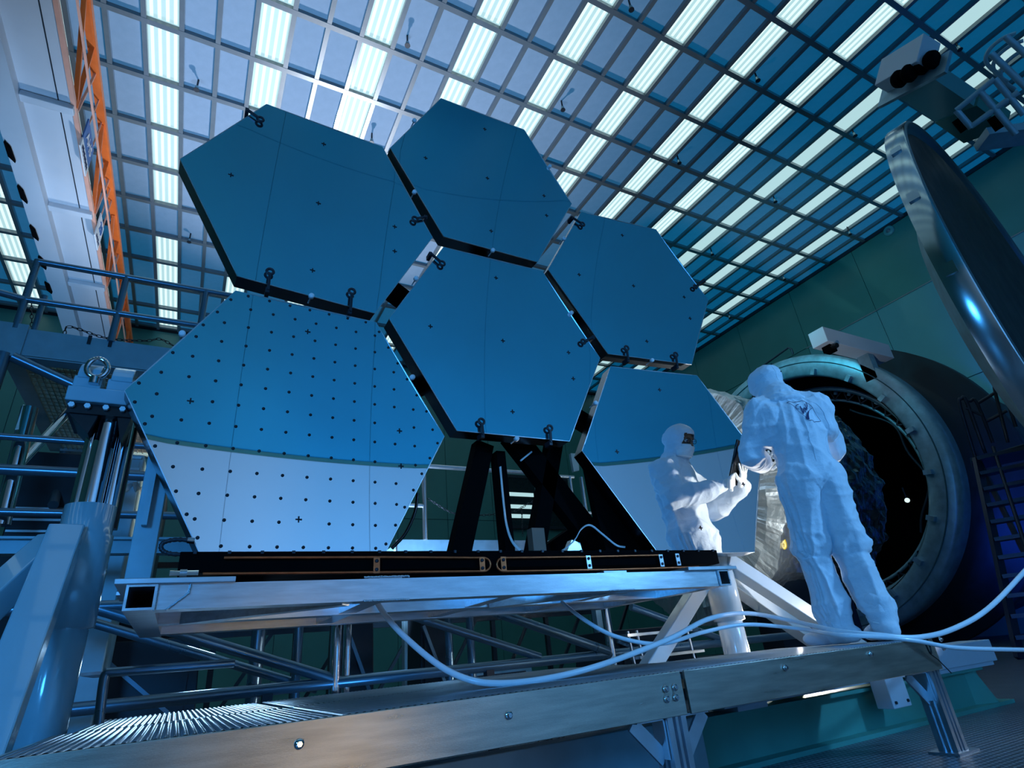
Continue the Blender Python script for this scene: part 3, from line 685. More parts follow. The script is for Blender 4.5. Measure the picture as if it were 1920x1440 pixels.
stick(t, 'brace', (-1.40, PY, 2.36), (-.62, PY+.1, 2.06), .04); stick(t, 'brace', (-1.35, PY+2.2, 2.3), (-1.15, PY+1.2, 1.55), .04)
stick(t, 'brace', atY(130, 770, 5.2), atY(40, 868, 5.0), .03, 'chrome')
stick(t, 'post', atY(56, 765, 4.9), atY(2, 985, 4.9), .052, 'chrome')
for v, r in ((818, .024), (880, .038), (960, .028)):
    a = atY(0, v, 4.8); stick(t, 'rail', (a.x-.6, 4.8, a.z), (.4, 4.8, a.z), r)
a = atY(0, 1008, 4.7); c = atY(0, 1038, 4.7)
MB().b2((a.x-.8, 4.7, c.z), (.5, 4.8, a.z)).b2((a.x-.8, 4.65, a.z-.015), (.5, 4.8, a.z)).build('edge_beam', 'steel_blue', t)
# chains hung from the platform and between its posts
def chain(lab, pts, n, r=.012):
    P = smooth_path(pts, 12); L = [0]
    for i in range(1, len(P)): L.append(L[-1]+(P[i]-P[i-1]).length)
    n = max(6, int(L[-1]/(2.9*r)))
    root = thing('chain', lab, 'chain', P[0]); j = 0
    lm = [MB().tube([V(r*.9*math.cos(a), 0, 1.9*r*math.sin(a)) for a in [2*math.pi*q/12 for q in range(13)]], r*.28, 6, False).mesh('link'), None]
    for k in range(n):
        s = L[-1]*(k+.5)/n
        while L[j+1] < s: j += 1
        p = P[j].lerp(P[j+1], (s-L[j])/(L[j+1]-L[j])); d = (P[j+1]-P[j]).normalized()
        o = link('link', lm[0], 'dark_steel', root, loc=p); o.rotation_mode = 'QUATERNION'
        q = V(0, 0, 1).rotation_difference(d); o.rotation_quaternion = q @ Matrix.Rotation(math.pi/2*(k % 2), 4, 'Z').to_quaternion()
chain('dark chain drooping above the platform beam', [atY(120, 627, 5.6), atY(132, 613, 5.6), atY(200, 634, 5.6), atY(270, 639, 5.6), atY(300, 636, 5.6), atY(325, 648, 5.6)], 52, .013)
chain('dark chain hanging beside the corner post of the platform', [atY(59, 560, 5.3), atY(60, 620, 5.3)], 16, .012)
# shiny tag hanging in the scaffold
p = atY(28, 806, 4.85)
tag(MB().prism([p, p+V(.05, .01, .02), p+V(.045, .02, .16), p+V(.0, .01, .2)], (.01, .05, .01)).build('foil_tag', 'foil'), 'crumpled silver foil tag hanging in the left scaffold', 'foil')
# equipment racks under the platform
for i, (u0, v0, u1, v1, y, m, lab) in enumerate(((215, 850, 262, 905, 5.6, 'steel_blue', 'grey equipment cabinet beside the chrome rods'), (50, 845, 145, 1000, 6.4, 'dark_steel', 'dark equipment rack under the platform at far left'), (200, 920, 300, 1000, 6.6, 'dark_steel', 'dark low rack behind the aluminium upright'))):
    a = atY(u0, v0, y); c = atY(u1, v1, y)
    tt = thing('equipment_rack', lab, 'rack', (a.x, y, FLOOR))
    MB().b2((a.x, y, FLOOR), (c.x, y+.6, a.z)).build('cabinet', m, tt, .01)
    MB().b2((a.x+.03, y-.01, c.z), (c.x-.03, y, a.z-.06)).build('door', m, tt)
    for k in range(3): MB().b2((a.x+.02, y-.03, c.z+.1*k), (c.x-.02, y-.01, c.z+.1*k+.02)).build('shelf_edge', 'aluminium_plain', tt)
# foil strip on a shelf
a = atY(200, 912, 5.5); c = atY(265, 905, 5.5)
mb = MB(); random.seed(5); n = 14
vs = [(a.x+(c.x-a.x)*i/n, 5.5+.1*j+random.uniform(-.03, .03), a.z+random.uniform(-.02, .05)) for i in range(n+1) for j in range(4)]
mb.add(vs, [(i*4+j, i*4+j+1, i*4+j+5, i*4+j+4) for i in range(n) for j in range(3)])
tag(mb.build('foil_sheet', 'foil'), 'crinkled foil sheet lying on the rack below the grey cabinet', 'foil')

# ================================================================== RAILED LANDING and window seen through the gap under the centre segment
GY = 6.5
t = thing('railed_landing', 'railed landing with chains seen through the gap under the central mirror', 'landing', (3.2, GY, FLOOR))
g = lambda u, v: atY(u, v, GY)
zt_ = g(800, 874).z; zf = g(800, 1012).z
MB().b2((g(745, 1012).x, GY, zf-.18), (g(1125, 1012).x, GY+.06, zf)).build('toe_plate', 'aluminium_plain', t)
MB().b2((g(745, 1012).x, GY+.06, zf-.1), (g(1125, 1012).x, GY+1.2, zf-.04)).build('deck', 'steel_blue', t)
stick(t, 'top_rail', (g(790, 870).x, GY, zt_), (g(1025, 880).x, GY, zt_), .028, 'aluminium_plain'); stick(t, 'top_rail', (g(1040, 890).x, GY, zt_-.02), (g(1075, 892).x, GY, zt_-.02), .024, 'aluminium_plain')
for u in (796, 1010, 1075, 1097): x = g(u, 950).x; stick(t, 'rail_post', (x, GY, zf), (x, GY, zt_-.01), .028, 'aluminium_plain'); 
stick(t, 'mid_rail', (g(765, 948).x, GY, g(780, 948).z), (g(796, 948).x, GY, g(780, 948).z), .024, 'aluminium_plain'); stick(t, 'mid_rail', (g(1097, 962).x, GY, g(1097, 962).z), (g(1150, 962).x, GY, g(1097, 962).z), .024, 'aluminium_plain')
for u in (770, 1110): x = g(u, 1000).x; MB().b2((x-.05, GY+.1, FLOOR), (x+.05, GY+.2, zf-.1)).build('post', 'steel_blue', t)
MB().prism([g(1070, 850), g(1084, 850), g(1086, 882), g(1076, 884)], (0, .05, 0)).build('lamp_bracket', 'steel_blue', t)
chain('dark chain drooping between the posts of the rear landing', [g(802, 935), g(850, 962), g(900, 966), g(960, 960), g(990, 945), g(1005, 938)], 60, .013)
chain('dark chain hanging straight down from the rear landing rail', [g(978, 950), g(980, 1005)], 16, .012)
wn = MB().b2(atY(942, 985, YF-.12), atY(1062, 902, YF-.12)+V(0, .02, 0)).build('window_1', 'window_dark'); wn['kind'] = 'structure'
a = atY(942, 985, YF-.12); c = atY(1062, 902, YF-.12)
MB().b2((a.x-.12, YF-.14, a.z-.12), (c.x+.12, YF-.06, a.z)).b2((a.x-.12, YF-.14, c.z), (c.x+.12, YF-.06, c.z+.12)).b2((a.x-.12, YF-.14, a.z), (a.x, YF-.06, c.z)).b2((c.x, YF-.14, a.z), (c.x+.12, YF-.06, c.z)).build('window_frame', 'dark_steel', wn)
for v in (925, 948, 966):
    p = atY(952, v, YF-.14); q = atY(1000, v+3, YF-.14); MB().b2((p.x, YF-.16, p.z-.1), (q.x, YF-.14, p.z+.05)).build('lamp_reflection', 'lamp_diffuser', wn)  # emissive strips imitate ceiling lights reflected in the pane
# dark machinery standing behind the truss
random.seed(11)
mach = [(-.6, 6.2, .8, .7, 1.0, 'dark machine cabinet behind the left truss diagonal'), (1.2, 5.6, .35, .4, 1.25, 'narrow dark machine column behind the truss posts'), (2.0, 5.7, .3, .4, 1.1, 'narrow dark machine column right of the truss posts'),
        (2.6, 6.3, 1.0, .8, .55, 'low slanted dark blue crate behind the truss'), (3.95, 5.4, 1.3, .7, .75, 'wide dark machine housing behind the white stanchion')]
for x, y, wx, wy, h, lab in mach:
    tt = thing('machine_cabinet', lab, 'cabinet', (x, y, FLOOR))
    MB().prism([(x, y, FLOOR), (x+wx, y, FLOOR), (x+wx*.93, y, FLOOR+h), (x+wx*.07, y, FLOOR+h)], (0, wy, 0)).build('housing', 'steel_blue' if 'crate' in lab else 'dark_steel', tt, .01)
    MB().b2((x+wx*.15, y-.02, FLOOR+.1), (x+wx*.85, y, FLOOR+h*.8)).build('front_panel', 'dark_steel', tt)
    MB().bar((x+wx*.1, y-.04, FLOOR+h*.85), (x+wx*.9, y-.04, FLOOR+h*.3), .03, .03).build('pipe', 'tube_steel', tt)
# dark scaffold of thin bars far behind
t = thing('pipe_scaffold', 'thin dark scaffold bars far behind the truss', 'scaffold', (1.5, 8.0, FLOOR))
for i in range(9):
    x = -1.5+.9*i; MB().b2((x, 8, FLOOR), (x+.06, 8.06, 1.4)).build('upright', 'dark_steel', t)
    MB().bar((x, 8.0, FLOOR+.1), (x+.9, 8.0, .9), .04, .04).build('brace', 'dark_steel', t)
for z in (-.1, .5, 1.3): MB().b2((-1.6, 7.98, z), (6.0, 8.05, z+.06)).build('ledger', 'dark_steel', t)

# ================================================================== CRANE GIRDER with orange truss
GZ = 8.0
t = thing('crane_girder', 'pale box crane girder with cross ribs running along the ceiling at left', 'crane', (-2.8, 12, GZ))
MB().b2((-3.10, 4.0, GZ), (-2.50, YF-.1, GZ+.05)).build('girder_pan', 'crane_white', t)
MB().b2((-3.42, 4.0, GZ-.18), (-3.10, YF-.1, GZ+1.0)).build('girder_flange', 'crane_white', t)
y = atZ(60, 180, GZ).y; yy = y
for k in range(6):
    yy = y+2.42*k
    if yy < YF-.3: MB().b2((-3.10, yy-.07, GZ-.10), (-2.46, yy+.07, GZ)).build('cross_rib', 'crane_white', t, .01)
MB().b2((-2.66, 4, GZ-.006), (-2.645, YF-.1, GZ+.002)).build('panel_joint', 'dark_steel', t)
for u, v in ((8, 262), (33, 345), (56, 420), (72, 478), (84, 526)):
    p = atZ(u, v, GZ-.2); MB().prism([p, p+V(.06, .12, 0), p+V(.07, .42, 0), p+V(0, .3, 0)], (0, 0, -.05)).build('hole_cover', 'black', t)
t = thing('orange_truss', 'orange painted lattice walkway truss beside the crane girder', 'truss', (-2.4, 12, GZ))
TX = -2.40
MB().b2((TX-.06, 4, 8.96), (TX+.06, YF-.1, 9.06)).build('top_chord', 'orange_paint', t)
MB().b2((-2.50, 4, GZ-.02), (-2.44, YF-.1, GZ+.05)).build('bottom_chord', 'orange_pale', t)
MB().b2((TX+.02, 4, 8.45), (TX+.05, YF-.1, 8.48)).build('mid_rail', 'orange_pale', t)
for k in range(-1, 6):
    yb = y+2.42*k
    if yb > YF-.3: break
    bt = (-2.46, yb, GZ+.02)
    MB().bar(bt, (TX, yb-1.25, 8.97), .06, .06).build('lattice_bar', 'orange_paint', t); MB().bar(bt, (TX, yb-.35, 8.97), .06, .06).build('lattice_bar', 'orange_paint', t)
    MB().bar((-2.46, yb+.12, GZ+.03), (TX, yb+.12, 9.0), .03, .03).build('tie_bar', 'orange_pale', t)
def textmesh(s, size):
    c = bpy.data.curves.new('t', 'FONT'); c.body = s; c.size = size; c.extrude = .004; c.align_x = 'CENTER'; c.align_y = 'CENTER'
    o = bpy.data.objects.new('t', c); COL.objects.link(o); dg = bpy.context.evaluated_depsgraph_get(); me = bpy.data.meshes.new_from_object(o.evaluated_get(dg)); bpy.data.objects.remove(o); return me
def sign(lab, p0, dy, h, parts):
    t = thing('crane_sign', lab, 'sign', p0)
    x, yy, z = p0
    for nm, m, ya, yb, za, zb in parts['plates']: MB().b2((x, yy+ya*dy, z+za*h), (x+.02, yy+yb*dy, z+zb*h)).build(nm, m, t)
    for s, size, m, ya, za in parts['text']:
        me = textmesh(s, size); o = link('lettering', me, m, t, loc=(x+.026, yy+ya*dy, z+za*h)); o.rotation_euler = (math.pi/2, 0, math.pi/2)
    return t
def hung_sign(lab, tl, bl, br, plates, text, ticks):
    X = -2.43; a = atX(*tl, X); b_ = atX(*bl, X); c_ = atX(*br, X); h = a.z-b_.z; L = c_.y-b_.y
    tz = b_.z+h; s_ = sign(lab, (X, b_.y, b_.z), L, h, {'plates': plates, 'text': [(q[0], q[1]*h, *q[2:]) for q in text]})
    mb = MB()
    for i in range(ticks): q = (i+.5)/ticks; mb.b2((X+.02, b_.y+L*(.12+.76*q-.25/ticks), b_.z+h*(.08+.02*(i % 2))), (X+.026, b_.y+L*(.12+.76*q+.2/ticks), b_.z+h*(.19+.02*(i % 3))))
    mb.build('small_print', 'ink', s_, kind='stuff')
    for f_ in (.15, .85): MB().bar((X+.01, b_.y+L*f_, tz-.02), (TX, b_.y+L*f_, 8.97), .02, .02).build('hanger', 'orange_pale', s_)
hung_sign('blue and white maker sign hung in the orange truss', (166, 232), (148, 272), (159, 328),
          [('plate', 'sign_blue', 0, 1, .30, 1), ('plate', 'sign_white', 0, 1, 0, .30)], [('AHS', .42, 'sign_white', .5, .64)], 13)
hung_sign('white sign reading 20 hung in the orange truss', (188, 400), (176, 440), (181, 470),
          [('plate', 'sign_white', 0, 1, 0, 1)], [('20', .52, 'sign_blue', .5, .62)], 4)
# ================================================================== SPACE SIMULATION VESSEL in the right wall
CC = V(12, 8.12, 2.85); AX = (1, 0, 0)
t = thing('vacuum_vessel', 'huge round vacuum vessel opening with bolted flange and dark interior', 'vessel', (13.5, 8.12, FLOOR))
MB().lathe([(2.62, .02), (2.66, 0), (3.06, 0), (3.12, .05), (3.12, .42), (2.62, .42)], CC, AX, 128, closed=True).build('flange_ring', 'flange', t)
MB().lathe([(2.93, -.012), (2.95, -.012), (2.95, .004), (2.93, .004)], CC, AX, 128, closed=True).build('seal_groove', 'joint_dark', t)
MB().lathe([(2.98, .42), (2.98, 1.9), (3.55, 1.9), (3.55, 2.2), (3.0, 2.2), (3.0, 5.5)], CC, AX, 96).build('vessel_shell', 'door_dark', t)
MB().lathe([(2.58, .1), (2.62, .5), (2.5, .55), (2.5, 5.4)], CC, AX, 96).build('shroud', 'black', t)
MB().lathe([(0, 5.35), (2.6, 5.35), (2.6, 5.45), (0, 5.45)], CC, AX, 64).build('end_wall', 'black', t)
MB().lathe([(2.36, .72), (2.46, .72), (2.46, .8), (2.36, .8)], CC, AX, 96, closed=True).build('inner_ring', 'flange', t)
MB().lathe([(2.14, 1.0), (2.20, 1.0), (2.20, 1.06), (2.14, 1.06)], CC, AX, 96, closed=True).build('inner_ring', 'flange', t)
lug = MB().box((0, 0, 0), (.1, .09, .14)).mesh('clamp_lug')
for i in range(20):
    a = 2*math.pi*(i+.5)/20; p = CC + V(-.03, 2.70*math.sin(a), 2.70*math.cos(a))
    o = link('clamp_lug', lug, 'flange', t, loc=p); o.rotation_euler = (-a, 0, 0)
for i in range(44):
    a = 2*math.pi*i/44; a2 = 2*math.pi*(i+.5)/44; a3 = 2*math.pi*(i+1)/44
    P = lambda r, q: CC+V(1.0, r*math.sin(q), r*math.cos(q))
    MB().bar(P(2.18, a), P(2.42, a2), .03, .03).bar(P(2.42, a2), P(2.18, a3), .03, .03).build('lattice', 'dark_steel', t)
    MB().box(P(2.33, a), (.05, .07, .07), Matrix.Rotation(-a, 3, 'X')).build('heater_pad', 'flange', t)
p = ray(1701, 938)*13.5
tl = thing('vessel_lamp', 'tiny bright lamp inside the dark vessel', 'lamp', p)
MB().sphere(p, .045, 8).build('bulb', 'lamp_tube', tl); MB().tube([p+V(0, .0, .03), p+V(0, 0, .25)], .015, 6).build('stem', 'dark_steel', tl)
# cable running round the inside of the vessel
P = [CC+V(1.2, -2.0*math.cos(a)+.08*math.sin(9*a), 2.0*math.sin(a)) for a in [-.7+1.7*i/40 for i in range(41)]]
tag(MB().tube(P, .03, 8).build('vessel_cable', 'dark_steel'), 'dark cable following the inside rim of the vessel', 'cable')
# beam bracket above the vessel
t = thing('bracket_beam', 'grey box beam with post above the vessel flange', 'beam', (11, 5.7, 5.0))
a = atX(1533, 633, 10.6); y_, z_ = a.y, a.z
MB().b2((10.6, y_-.17, z_-.17), (12.9, y_+.17, z_+.17)).build('box_beam', 'crane_white', t, .01)
MB().b2((12.0, y_-.12, z_-.75), (12.2, y_+.12, z_-.17)).build('post', 'flange', t)
cb = MB().b2((10.75, y_-.1, z_-.3), (10.95, y_+.08, z_-.17)).build('camera_box', 'black', t); MB().tube([(10.8, y_-.1, z_-.24), (10.78, y_-.22, z_-.26)], .05, 10).build('lens', 'black_gloss', cb)
# thin gas pipe up the wall above the vessel
P = [atX(u, v, 11.9) for u, v in ((1415, 702), (1425, 690), (1478, 652), (1484, 655), (1487, 664))]
tag(MB().tube(P, .025, 8).build('gas_pipe', 'dark_steel'), 'thin dark pipe rising over the top of the vessel flange', 'pipe')

# ------------------------------------------------------------------ foil wrapped barrels in front of the vessel
def crinkle(name, m, c0, r0, c1, r1, amp, seed, t, capc=None, nx=64, na=210):
    random.seed(seed); off = V(random.random()*50, 3, 8); vs = []; fs = []; c0 = Vector(c0); c1 = Vector(c1)
    prof = [(0.0, q) for q in (0, .25, .5, .75, .9)] + [(i/nx, 1.0) for i in range(nx+1)]
    for s, rf in prof:
        c = c0.lerp(c1, s); r = (r0+(r1-r0)*s)*rf
        for j in range(na):
            a = 2*math.pi*j/na; n = V(0 if rf == 1 else -1, math.cos(a), math.sin(a)); p = c+V(0, math.cos(a), math.sin(a))*r
            q = V(p.x*1.2, p.y*2.6, p.z*2.6)+off
            d = (1-abs(noise.noise(q)))**2*amp + (1-abs(noise.noise(q*2.7)))**2*amp*.45+ noise.noise(q*7)*amp*.2
            dirn = V(0, math.cos(a), math.sin(a)) if rf == 1 else V(-.7, math.cos(a)*.2, math.sin(a)*.2)
            vs.append(p+dirn*d)
    K = len(prof)
    for i in range(K-1):
        for j in range(na): fs.append((i*na+j, i*na+(j+1) % na, (i+1)*na+(j+1) % na, (i+1)*na+j))
    return MB().add(vs, fs, False).build(name, m, t)
t = thing('foil_shroud', 'silver foil wrapped shroud behind the lower right mirror', 'shroud', (6.2, 5.2, FLOOR))
crinkle('foil_wrap', 'foil', (5.9, 5.75, 1.72), 1.50, (7.3, 6.25, 1.85), 1.62, .075, 2, t)
MB().b2((6.2, 5.0, FLOOR), (7.2, 5.3, .6)).build('cradle', 'dark_steel', t)
t = thing('foil_barrel', 'dark foil covered barrel reaching into the vessel behind the worker', 'barrel', (8.6, 6.6, FLOOR))
crinkle('foil_wrap', 'foil_dark', (7.5, 6.1, 1.85), 1.55, (9.2, 6.72, 2.05), 1.76, .11, 9, t)
MB().b2((8.0, 5.8, FLOOR), (9.0, 6.4, .6)).build('cradle', 'dark_steel', t)
p = atX(1468, 1018, 6.0)
tag(MB().tube([p+V(0, .03*math.cos(a), .06*math.sin(a)) for a in [2*math.pi*i/16 for i in range(17)]], .018, 8, False).build('yellow_hoist_hook', 'yellow'), 'small yellow hook hanging by the foil shroud left of the worker knee', 'hook')
# ================================================================== VESSEL DOOR swung open at the right
DC = V(8.58, 2.31, 3.18); DN = V(.146, -.989, 0); DR = 2.81
t = thing('vessel_door', 'huge round vessel door with brushed metal rim and dark inner face', 'door', (DC.x, DC.y, FLOOR))
MB().lathe([(DR, 0), (DR, .20), (DR-.01, .21)], DC, DN, 128).build('rim_band', 'door_metal', t)
MB().lathe([(DR-.01, .21), (DR-.03, .22), (DR-.05, .22), (DR-.06, .18), (DR-.06, .10), (DR-.14, .08)], DC, DN, 128).build('rim_lip', 'door_band', t)
MB().lathe([(DR-.14, .08), (DR-.15, .14), (DR-.24, .17), (2.0, .16), (1.2, .12), (0, .10)], DC, DN, 128).build('inner_face', 'door_dark', t)
MB().lathe([(DR, 0), (DR-.5, -.02), (1.6, -.28), (0, -.4)], DC, DN, 96).build('outer_dome', 'flange', t)
for u, v in ((1672, 272), (1698, 352), (1768, 495)):
    # small latches on the rim band
    d = ray(u, v); tt_ = (DC.dot(DN)+.1)/d.dot(DN); p = d*tt_
    rad = (p-DC-DN*.1); rad = DC+DN*.1+rad.normalized()*(DR+.005)
    MB().box(rad, (.03, .10, .12), Matrix((rad-DC).normalized().to_track_quat('X', 'Z').to_matrix())).build('latch', 'door_metal', t)
# door carriage above the door
def at(u, v, d): return ray(u, v)*d*1.1
t = thing('door_carriage', 'overhead door carriage with pale counterweight box and black rollers', 'carriage', at(1750, 190, 9.4))
fwd = (at(1838, 240, 9.9)-at(1708, 165, 9.2)).normalized(); side = fwd.cross(UP).normalized(); upv = side.cross(fwd)
R3 = Matrix((side, fwd, upv)).transposed()
c = at(1700, 122, 9.3); MB().box(c, (.62, .30, .40), R3).build('counterweight', 'crane_white', t, .01)
c = at(1712, 152, 9.2); MB().box(c, (.95, .05, .30), R3).build('end_plate', 'flange', t)
for u, v in ((1737, 118), (1695, 143)):
    for q in (-.07, .07):
        c = at(u, v, 9.05)+side*q; MB().lathe([(0, -.05), (.10, -.05), (.12, 0), (.10, .05), (0, .05)], c, side, 16).build('roller', 'black', t)
MB().bar(at(1718, 150, 9.25), at(1800, 205, 9.6), .50, .22, upv).build('arm', 'teal_wall_pale', t)
MB().bar(at(1795, 200, 9.55), at(1850, 240, 9.9), .54, .24, upv).build('arm_sleeve', 'teal_wall', t)
for a, bq in (((1795, 222), (1812, 243)), ((1862, 218), (1878, 240))): MB().tube([at(*a, 9.2), at(*bq, 9.2)], .07, 10).build('roller_column', 'black', t)
MB().bar(at(1840, 262, 9.6), at(1930, 250, 9.9), .3, .12).build('base_rail', 'steel_blue', t)
t = thing('door_railing', 'blue tube railing and caged ladder above the vessel door', 'railing', at(1870, 200, 9.0))
segs = [((1793, 207), (1865, 148)), ((1820, 238), (1910, 172)), ((1793, 207), (1822, 240)), ((1838, 172), (1905, 252)), ((1865, 148), (1920, 215)), ((1858, 100), (1925, 165)), ((1885, 68), (1935, 112))]
for a, bq in segs: MB().tube([at(*a, 8.8), at(*bq, 8.8)], .035, 10).build('tube', 'steel_blue', t)
for k in range(3):
    P = smooth_path([at(u+k*14, v+k*14, 8.9) for u, v in ((1905, 62), (1880, 72), (1856, 92), (1848, 112), (1858, 128), (1876, 140))], 6); MB().tube(P, .022, 8).build('cage_hoop', 'steel_blue', t)
# mobile stair at the far right
def at(u, v, d): return ray(u, v)*d*1.12
t = thing('mobile_stair', 'blue mobile stair with handrails below the vessel door', 'stair', (9.4, 3.4, FLOOR))
sd = V(.40, -.92, 0)
A = at(1832, 862, 10.2); Bf = to_floor(A, at(1880, 1085, 9.4)); W = 1.0
for k in range(11):
    p = A.lerp(Bf, k/11); MB().box(p+sd*W/2, (W, .26, .05), Matrix((sd, V(.92, .40, 0), V(0, 0, 1))).transposed()).build('tread', 'dark_steel', t)
for q in (0, W): MB().bar(A+sd*q, Bf+sd*q, .05, .16).build('stringer', 'dark_steel', t)
MB().box(A+sd*W/2+V(.4, .2, .03), (1.1, .8, .06), Matrix((sd, V(.92, .40, 0), V(0, 0, 1))).transposed()).build('platform', 'dark_steel', t)
rt = lambda *L: MB().tube(smooth_path([at(u, v, d) for u, v, d in L], 4), .025, 8).build('handrail', 'dark_steel', t)
rt((1830, 862, 10.2), (1800, 760, 10.2), (1803, 748, 10.2), (1812, 752, 10.2), (1845, 842, 10.2))
rt((1848, 850, 10.4), (1815, 762, 10.4), (1820, 752, 10.4), (1832, 755, 10.4), (1862, 830, 10.4))
rt((1890, 830, 10.4), (1866, 735, 10.4), (1868, 724, 10.4), (1880, 728, 10.4), (1905, 800, 10.4))
rt((1832, 757, 10.4), (1868, 735, 10.4)); rt((1850, 790, 10.4), (1888, 770, 10.4)); rt((1840, 778, 10.2), (1812, 765, 10.2)); rt((1880, 728, 10.4), (1930, 790, 10.4)); rt((1862, 838, 10.2), (1935, 1060, 9.3)); rt((1832, 862, 10.3), (1920, 835, 10.6))
MB().bar(A+V(.3, .1, 0), V(A.x+.5, A.y+.1, FLOOR), .06, .06).build('support_post', 'dark_steel', t); MB().bar(A+sd*W+V(.3, .1, 0), V(A.x+.9, A.y-.8, FLOOR), .06, .06).build('support_post', 'dark_steel', t)
# ================================================================== WORKER (one figure; the second one in the photo is the mirror image)
def remesh(mb, voxel, smooth_it=6, fac=.5):
    me = mb.mesh('tmp'); o = bpy.data.objects.new('tmp', me); COL.objects.link(o)
    m = o.modifiers.new('r', 'REMESH'); m.mode = 'VOXEL'; m.voxel_size = voxel
    if smooth_it: sm = o.modifiers.new('s', 'SMOOTH'); sm.iterations = smooth_it; sm.factor = fac
    dg = bpy.context.evaluated_depsgraph_get(); dg.update(); r = bpy.data.meshes.new_from_object(o.evaluated_get(dg)); bpy.data.objects.remove(o)
    r.polygons.foreach_set('use_smooth', [True]*len(r.polygons)); r.materials.clear(); return r
def limb(mb, pts, step=.025):
    # pts: (position, (rx, ry, rz))
    for (a, ra), (b, rb) in zip(pts[:-1], pts[1:]):
        a = Vector(a); b = Vector(b); ra = Vector(ra) if not isinstance(ra, (int, float)) else V(ra, ra, ra); rb = Vector(rb) if not isinstance(rb, (int, float)) else V(rb, rb, rb)
        n = max(2, int((b-a).length/step))
        for i in range(n+1): mb.sphere(a.lerp(b, i/n), ra.lerp(rb, i/n), 7)
WP = V(3.235, 2.11, WZ); WA = math.radians(-31)          # where the worker stands and how far turned from facing the mirrors
RW = Matrix.Rotation(WA, 4, 'Z'); MW = Matrix.Translation(WP) @ RW @ Matrix.Scale(1.055, 4)
def toworld(me): me.transform(MW); return me
per = thing('person', 'person in a white hooded cleanroom suit seen from behind, holding a tablet', 'person', WP)
def creases(me, amp, f):
    ns = [v.normal.copy() for v in me.vertices]; cs = []
    for v, n in zip(me.vertices, ns): cs += list(v.co + n*f(v.co)*amp)
    me.vertices.foreach_set('co', cs); me.update()
# --- body inside the suit: head, neck, torso, one skin
hd = V(-.02, .125, 1.515); HR = Matrix.Rotation(math.radians(14), 3, 'Z') @ Matrix.Rotation(math.radians(-24), 3, 'X')
hp = lambda x, y, z: hd + HR @ V(x, y, z)
mb = MB(); mb.sphere(hp(0, -.005, .03), (.074, .092, .085), 14, HR); mb.sphere(hp(0, .015, -.04), (.058, .07, .075), 12, HR); mb.sphere(hp(0, .05, -.085), (.03, .03, .025), 8, HR)
limb(mb, [(hp(0, .085, .012), .010), (hp(0, .105, -.025), .015)], .006); mb.sphere(hp(-.014, .092, -.03), .009, 6); mb.sphere(hp(.014, .092, -.03), .009, 6)
limb(mb, [(hp(-.05, .072, .028), .010), (hp(0, .083, .026), .010), (hp(.05, .072, .028), .010)], .008)
limb(mb, [(hp(-.02, .085, -.062), .008), (hp(.02, .085, -.062), .008)], .008)
for s in (-1, 1): mb.sphere(hp(s*.075, -.005, -.005), (.012, .022, .032), 6, HR)
limb(mb, [(hp(0, -.02, -.06), .052), (V(0, .04, 1.36), .06), (V(0, .02, 1.25), (.13, .08, .09)), (V(0, .0, 1.0), (.12, .08, .1))])
body = link('body', toworld(remesh(mb, .0065, 3)), 'skin', per)
for s in (-1, 1):
    c = hp(s*.031, .078, .008)
    link('eye', toworld(MB().sphere(c, .012, 8).mesh('eye')), 'eye_white', per)
    link('pupil', toworld(MB().sphere(c+HR @ V(0, .009, -.002), .006, 6).mesh('pupil')), 'ink', per)
# --- coverall: one continuous garment with trouser legs and sleeves
mb = MB()
limb(mb, [(V(0, .0, .88), (.152, .140, .13)), (V(0, .0, 1.02), (.150, .130, .12)), (V(0, .01, 1.16), (.172, .140, .12)), (V(0, .015, 1.26), (.182, .132, .10)), (V(-.005, .03, 1.345), (.125, .10, .06)), (V(-.01, .055, 1.40), (.080, .085, .04))])
KL, KR = V(-.078, .06, .49), V(.085, .0, .48); AL, AR = V(-.082, .04, .10), V(.092, -.07, .10)
for hip, kn, an in ((V(-.072, 0, .86), KL, AL), (V(.072, 0, .86), KR, AR)):
    limb(mb, [(hip, (.106, .138, .12)), (hip.lerp(kn, .5), (.094, .114, .1)), (hip.lerp(kn, .88), (.088, .104, .05)), (kn, (.092, .106, .04)), (kn.lerp(an, .13), (.070, .080, .03)), (kn.lerp(an, .45), (.078, .098, .08)), (kn.lerp(an, .85), (.070, .086, .06)), (an, (.062, .078, .05))])
SLs, SRs = V(-.165, .015, 1.305), V(.165, .02, 1.305); EL, ER = V(-.268, .075, 1.05), V(.225, .12, 1.05); WL, WR = V(-.085, .325, 1.075), V(.105, .385, 1.085)
for sh, el, wr_ in ((SLs, EL, WL), (SRs, ER, WR)):
    limb(mb, [(V(sh.x*.55, .02, 1.31), (.085, .095, .075)), (sh, (.083, .092, .078)), (sh.lerp(el, .5), (.080, .084, .075)), (el, (.074, .08, .070)), (el.lerp(wr_, .35), .068), (el.lerp(wr_, .8), .050), (wr_, .043)])
for s_ in (-1, 1):
    limb(mb, [(V(s_*.03, .04, 1.385), (.07, .085, .05)), (V(s_*.16, .02, 1.325), (.075, .09, .06))])
    limb(mb, [(V(s_*.13, -.01, 1.27), (.09, .10, .08)), (V(s_*.165, .02, 1.15), (.07, .09, .08))])
suit = remesh(mb, .0078, 7)
def ridge(q, p=2): return (1-abs(noise.noise(q)))**p
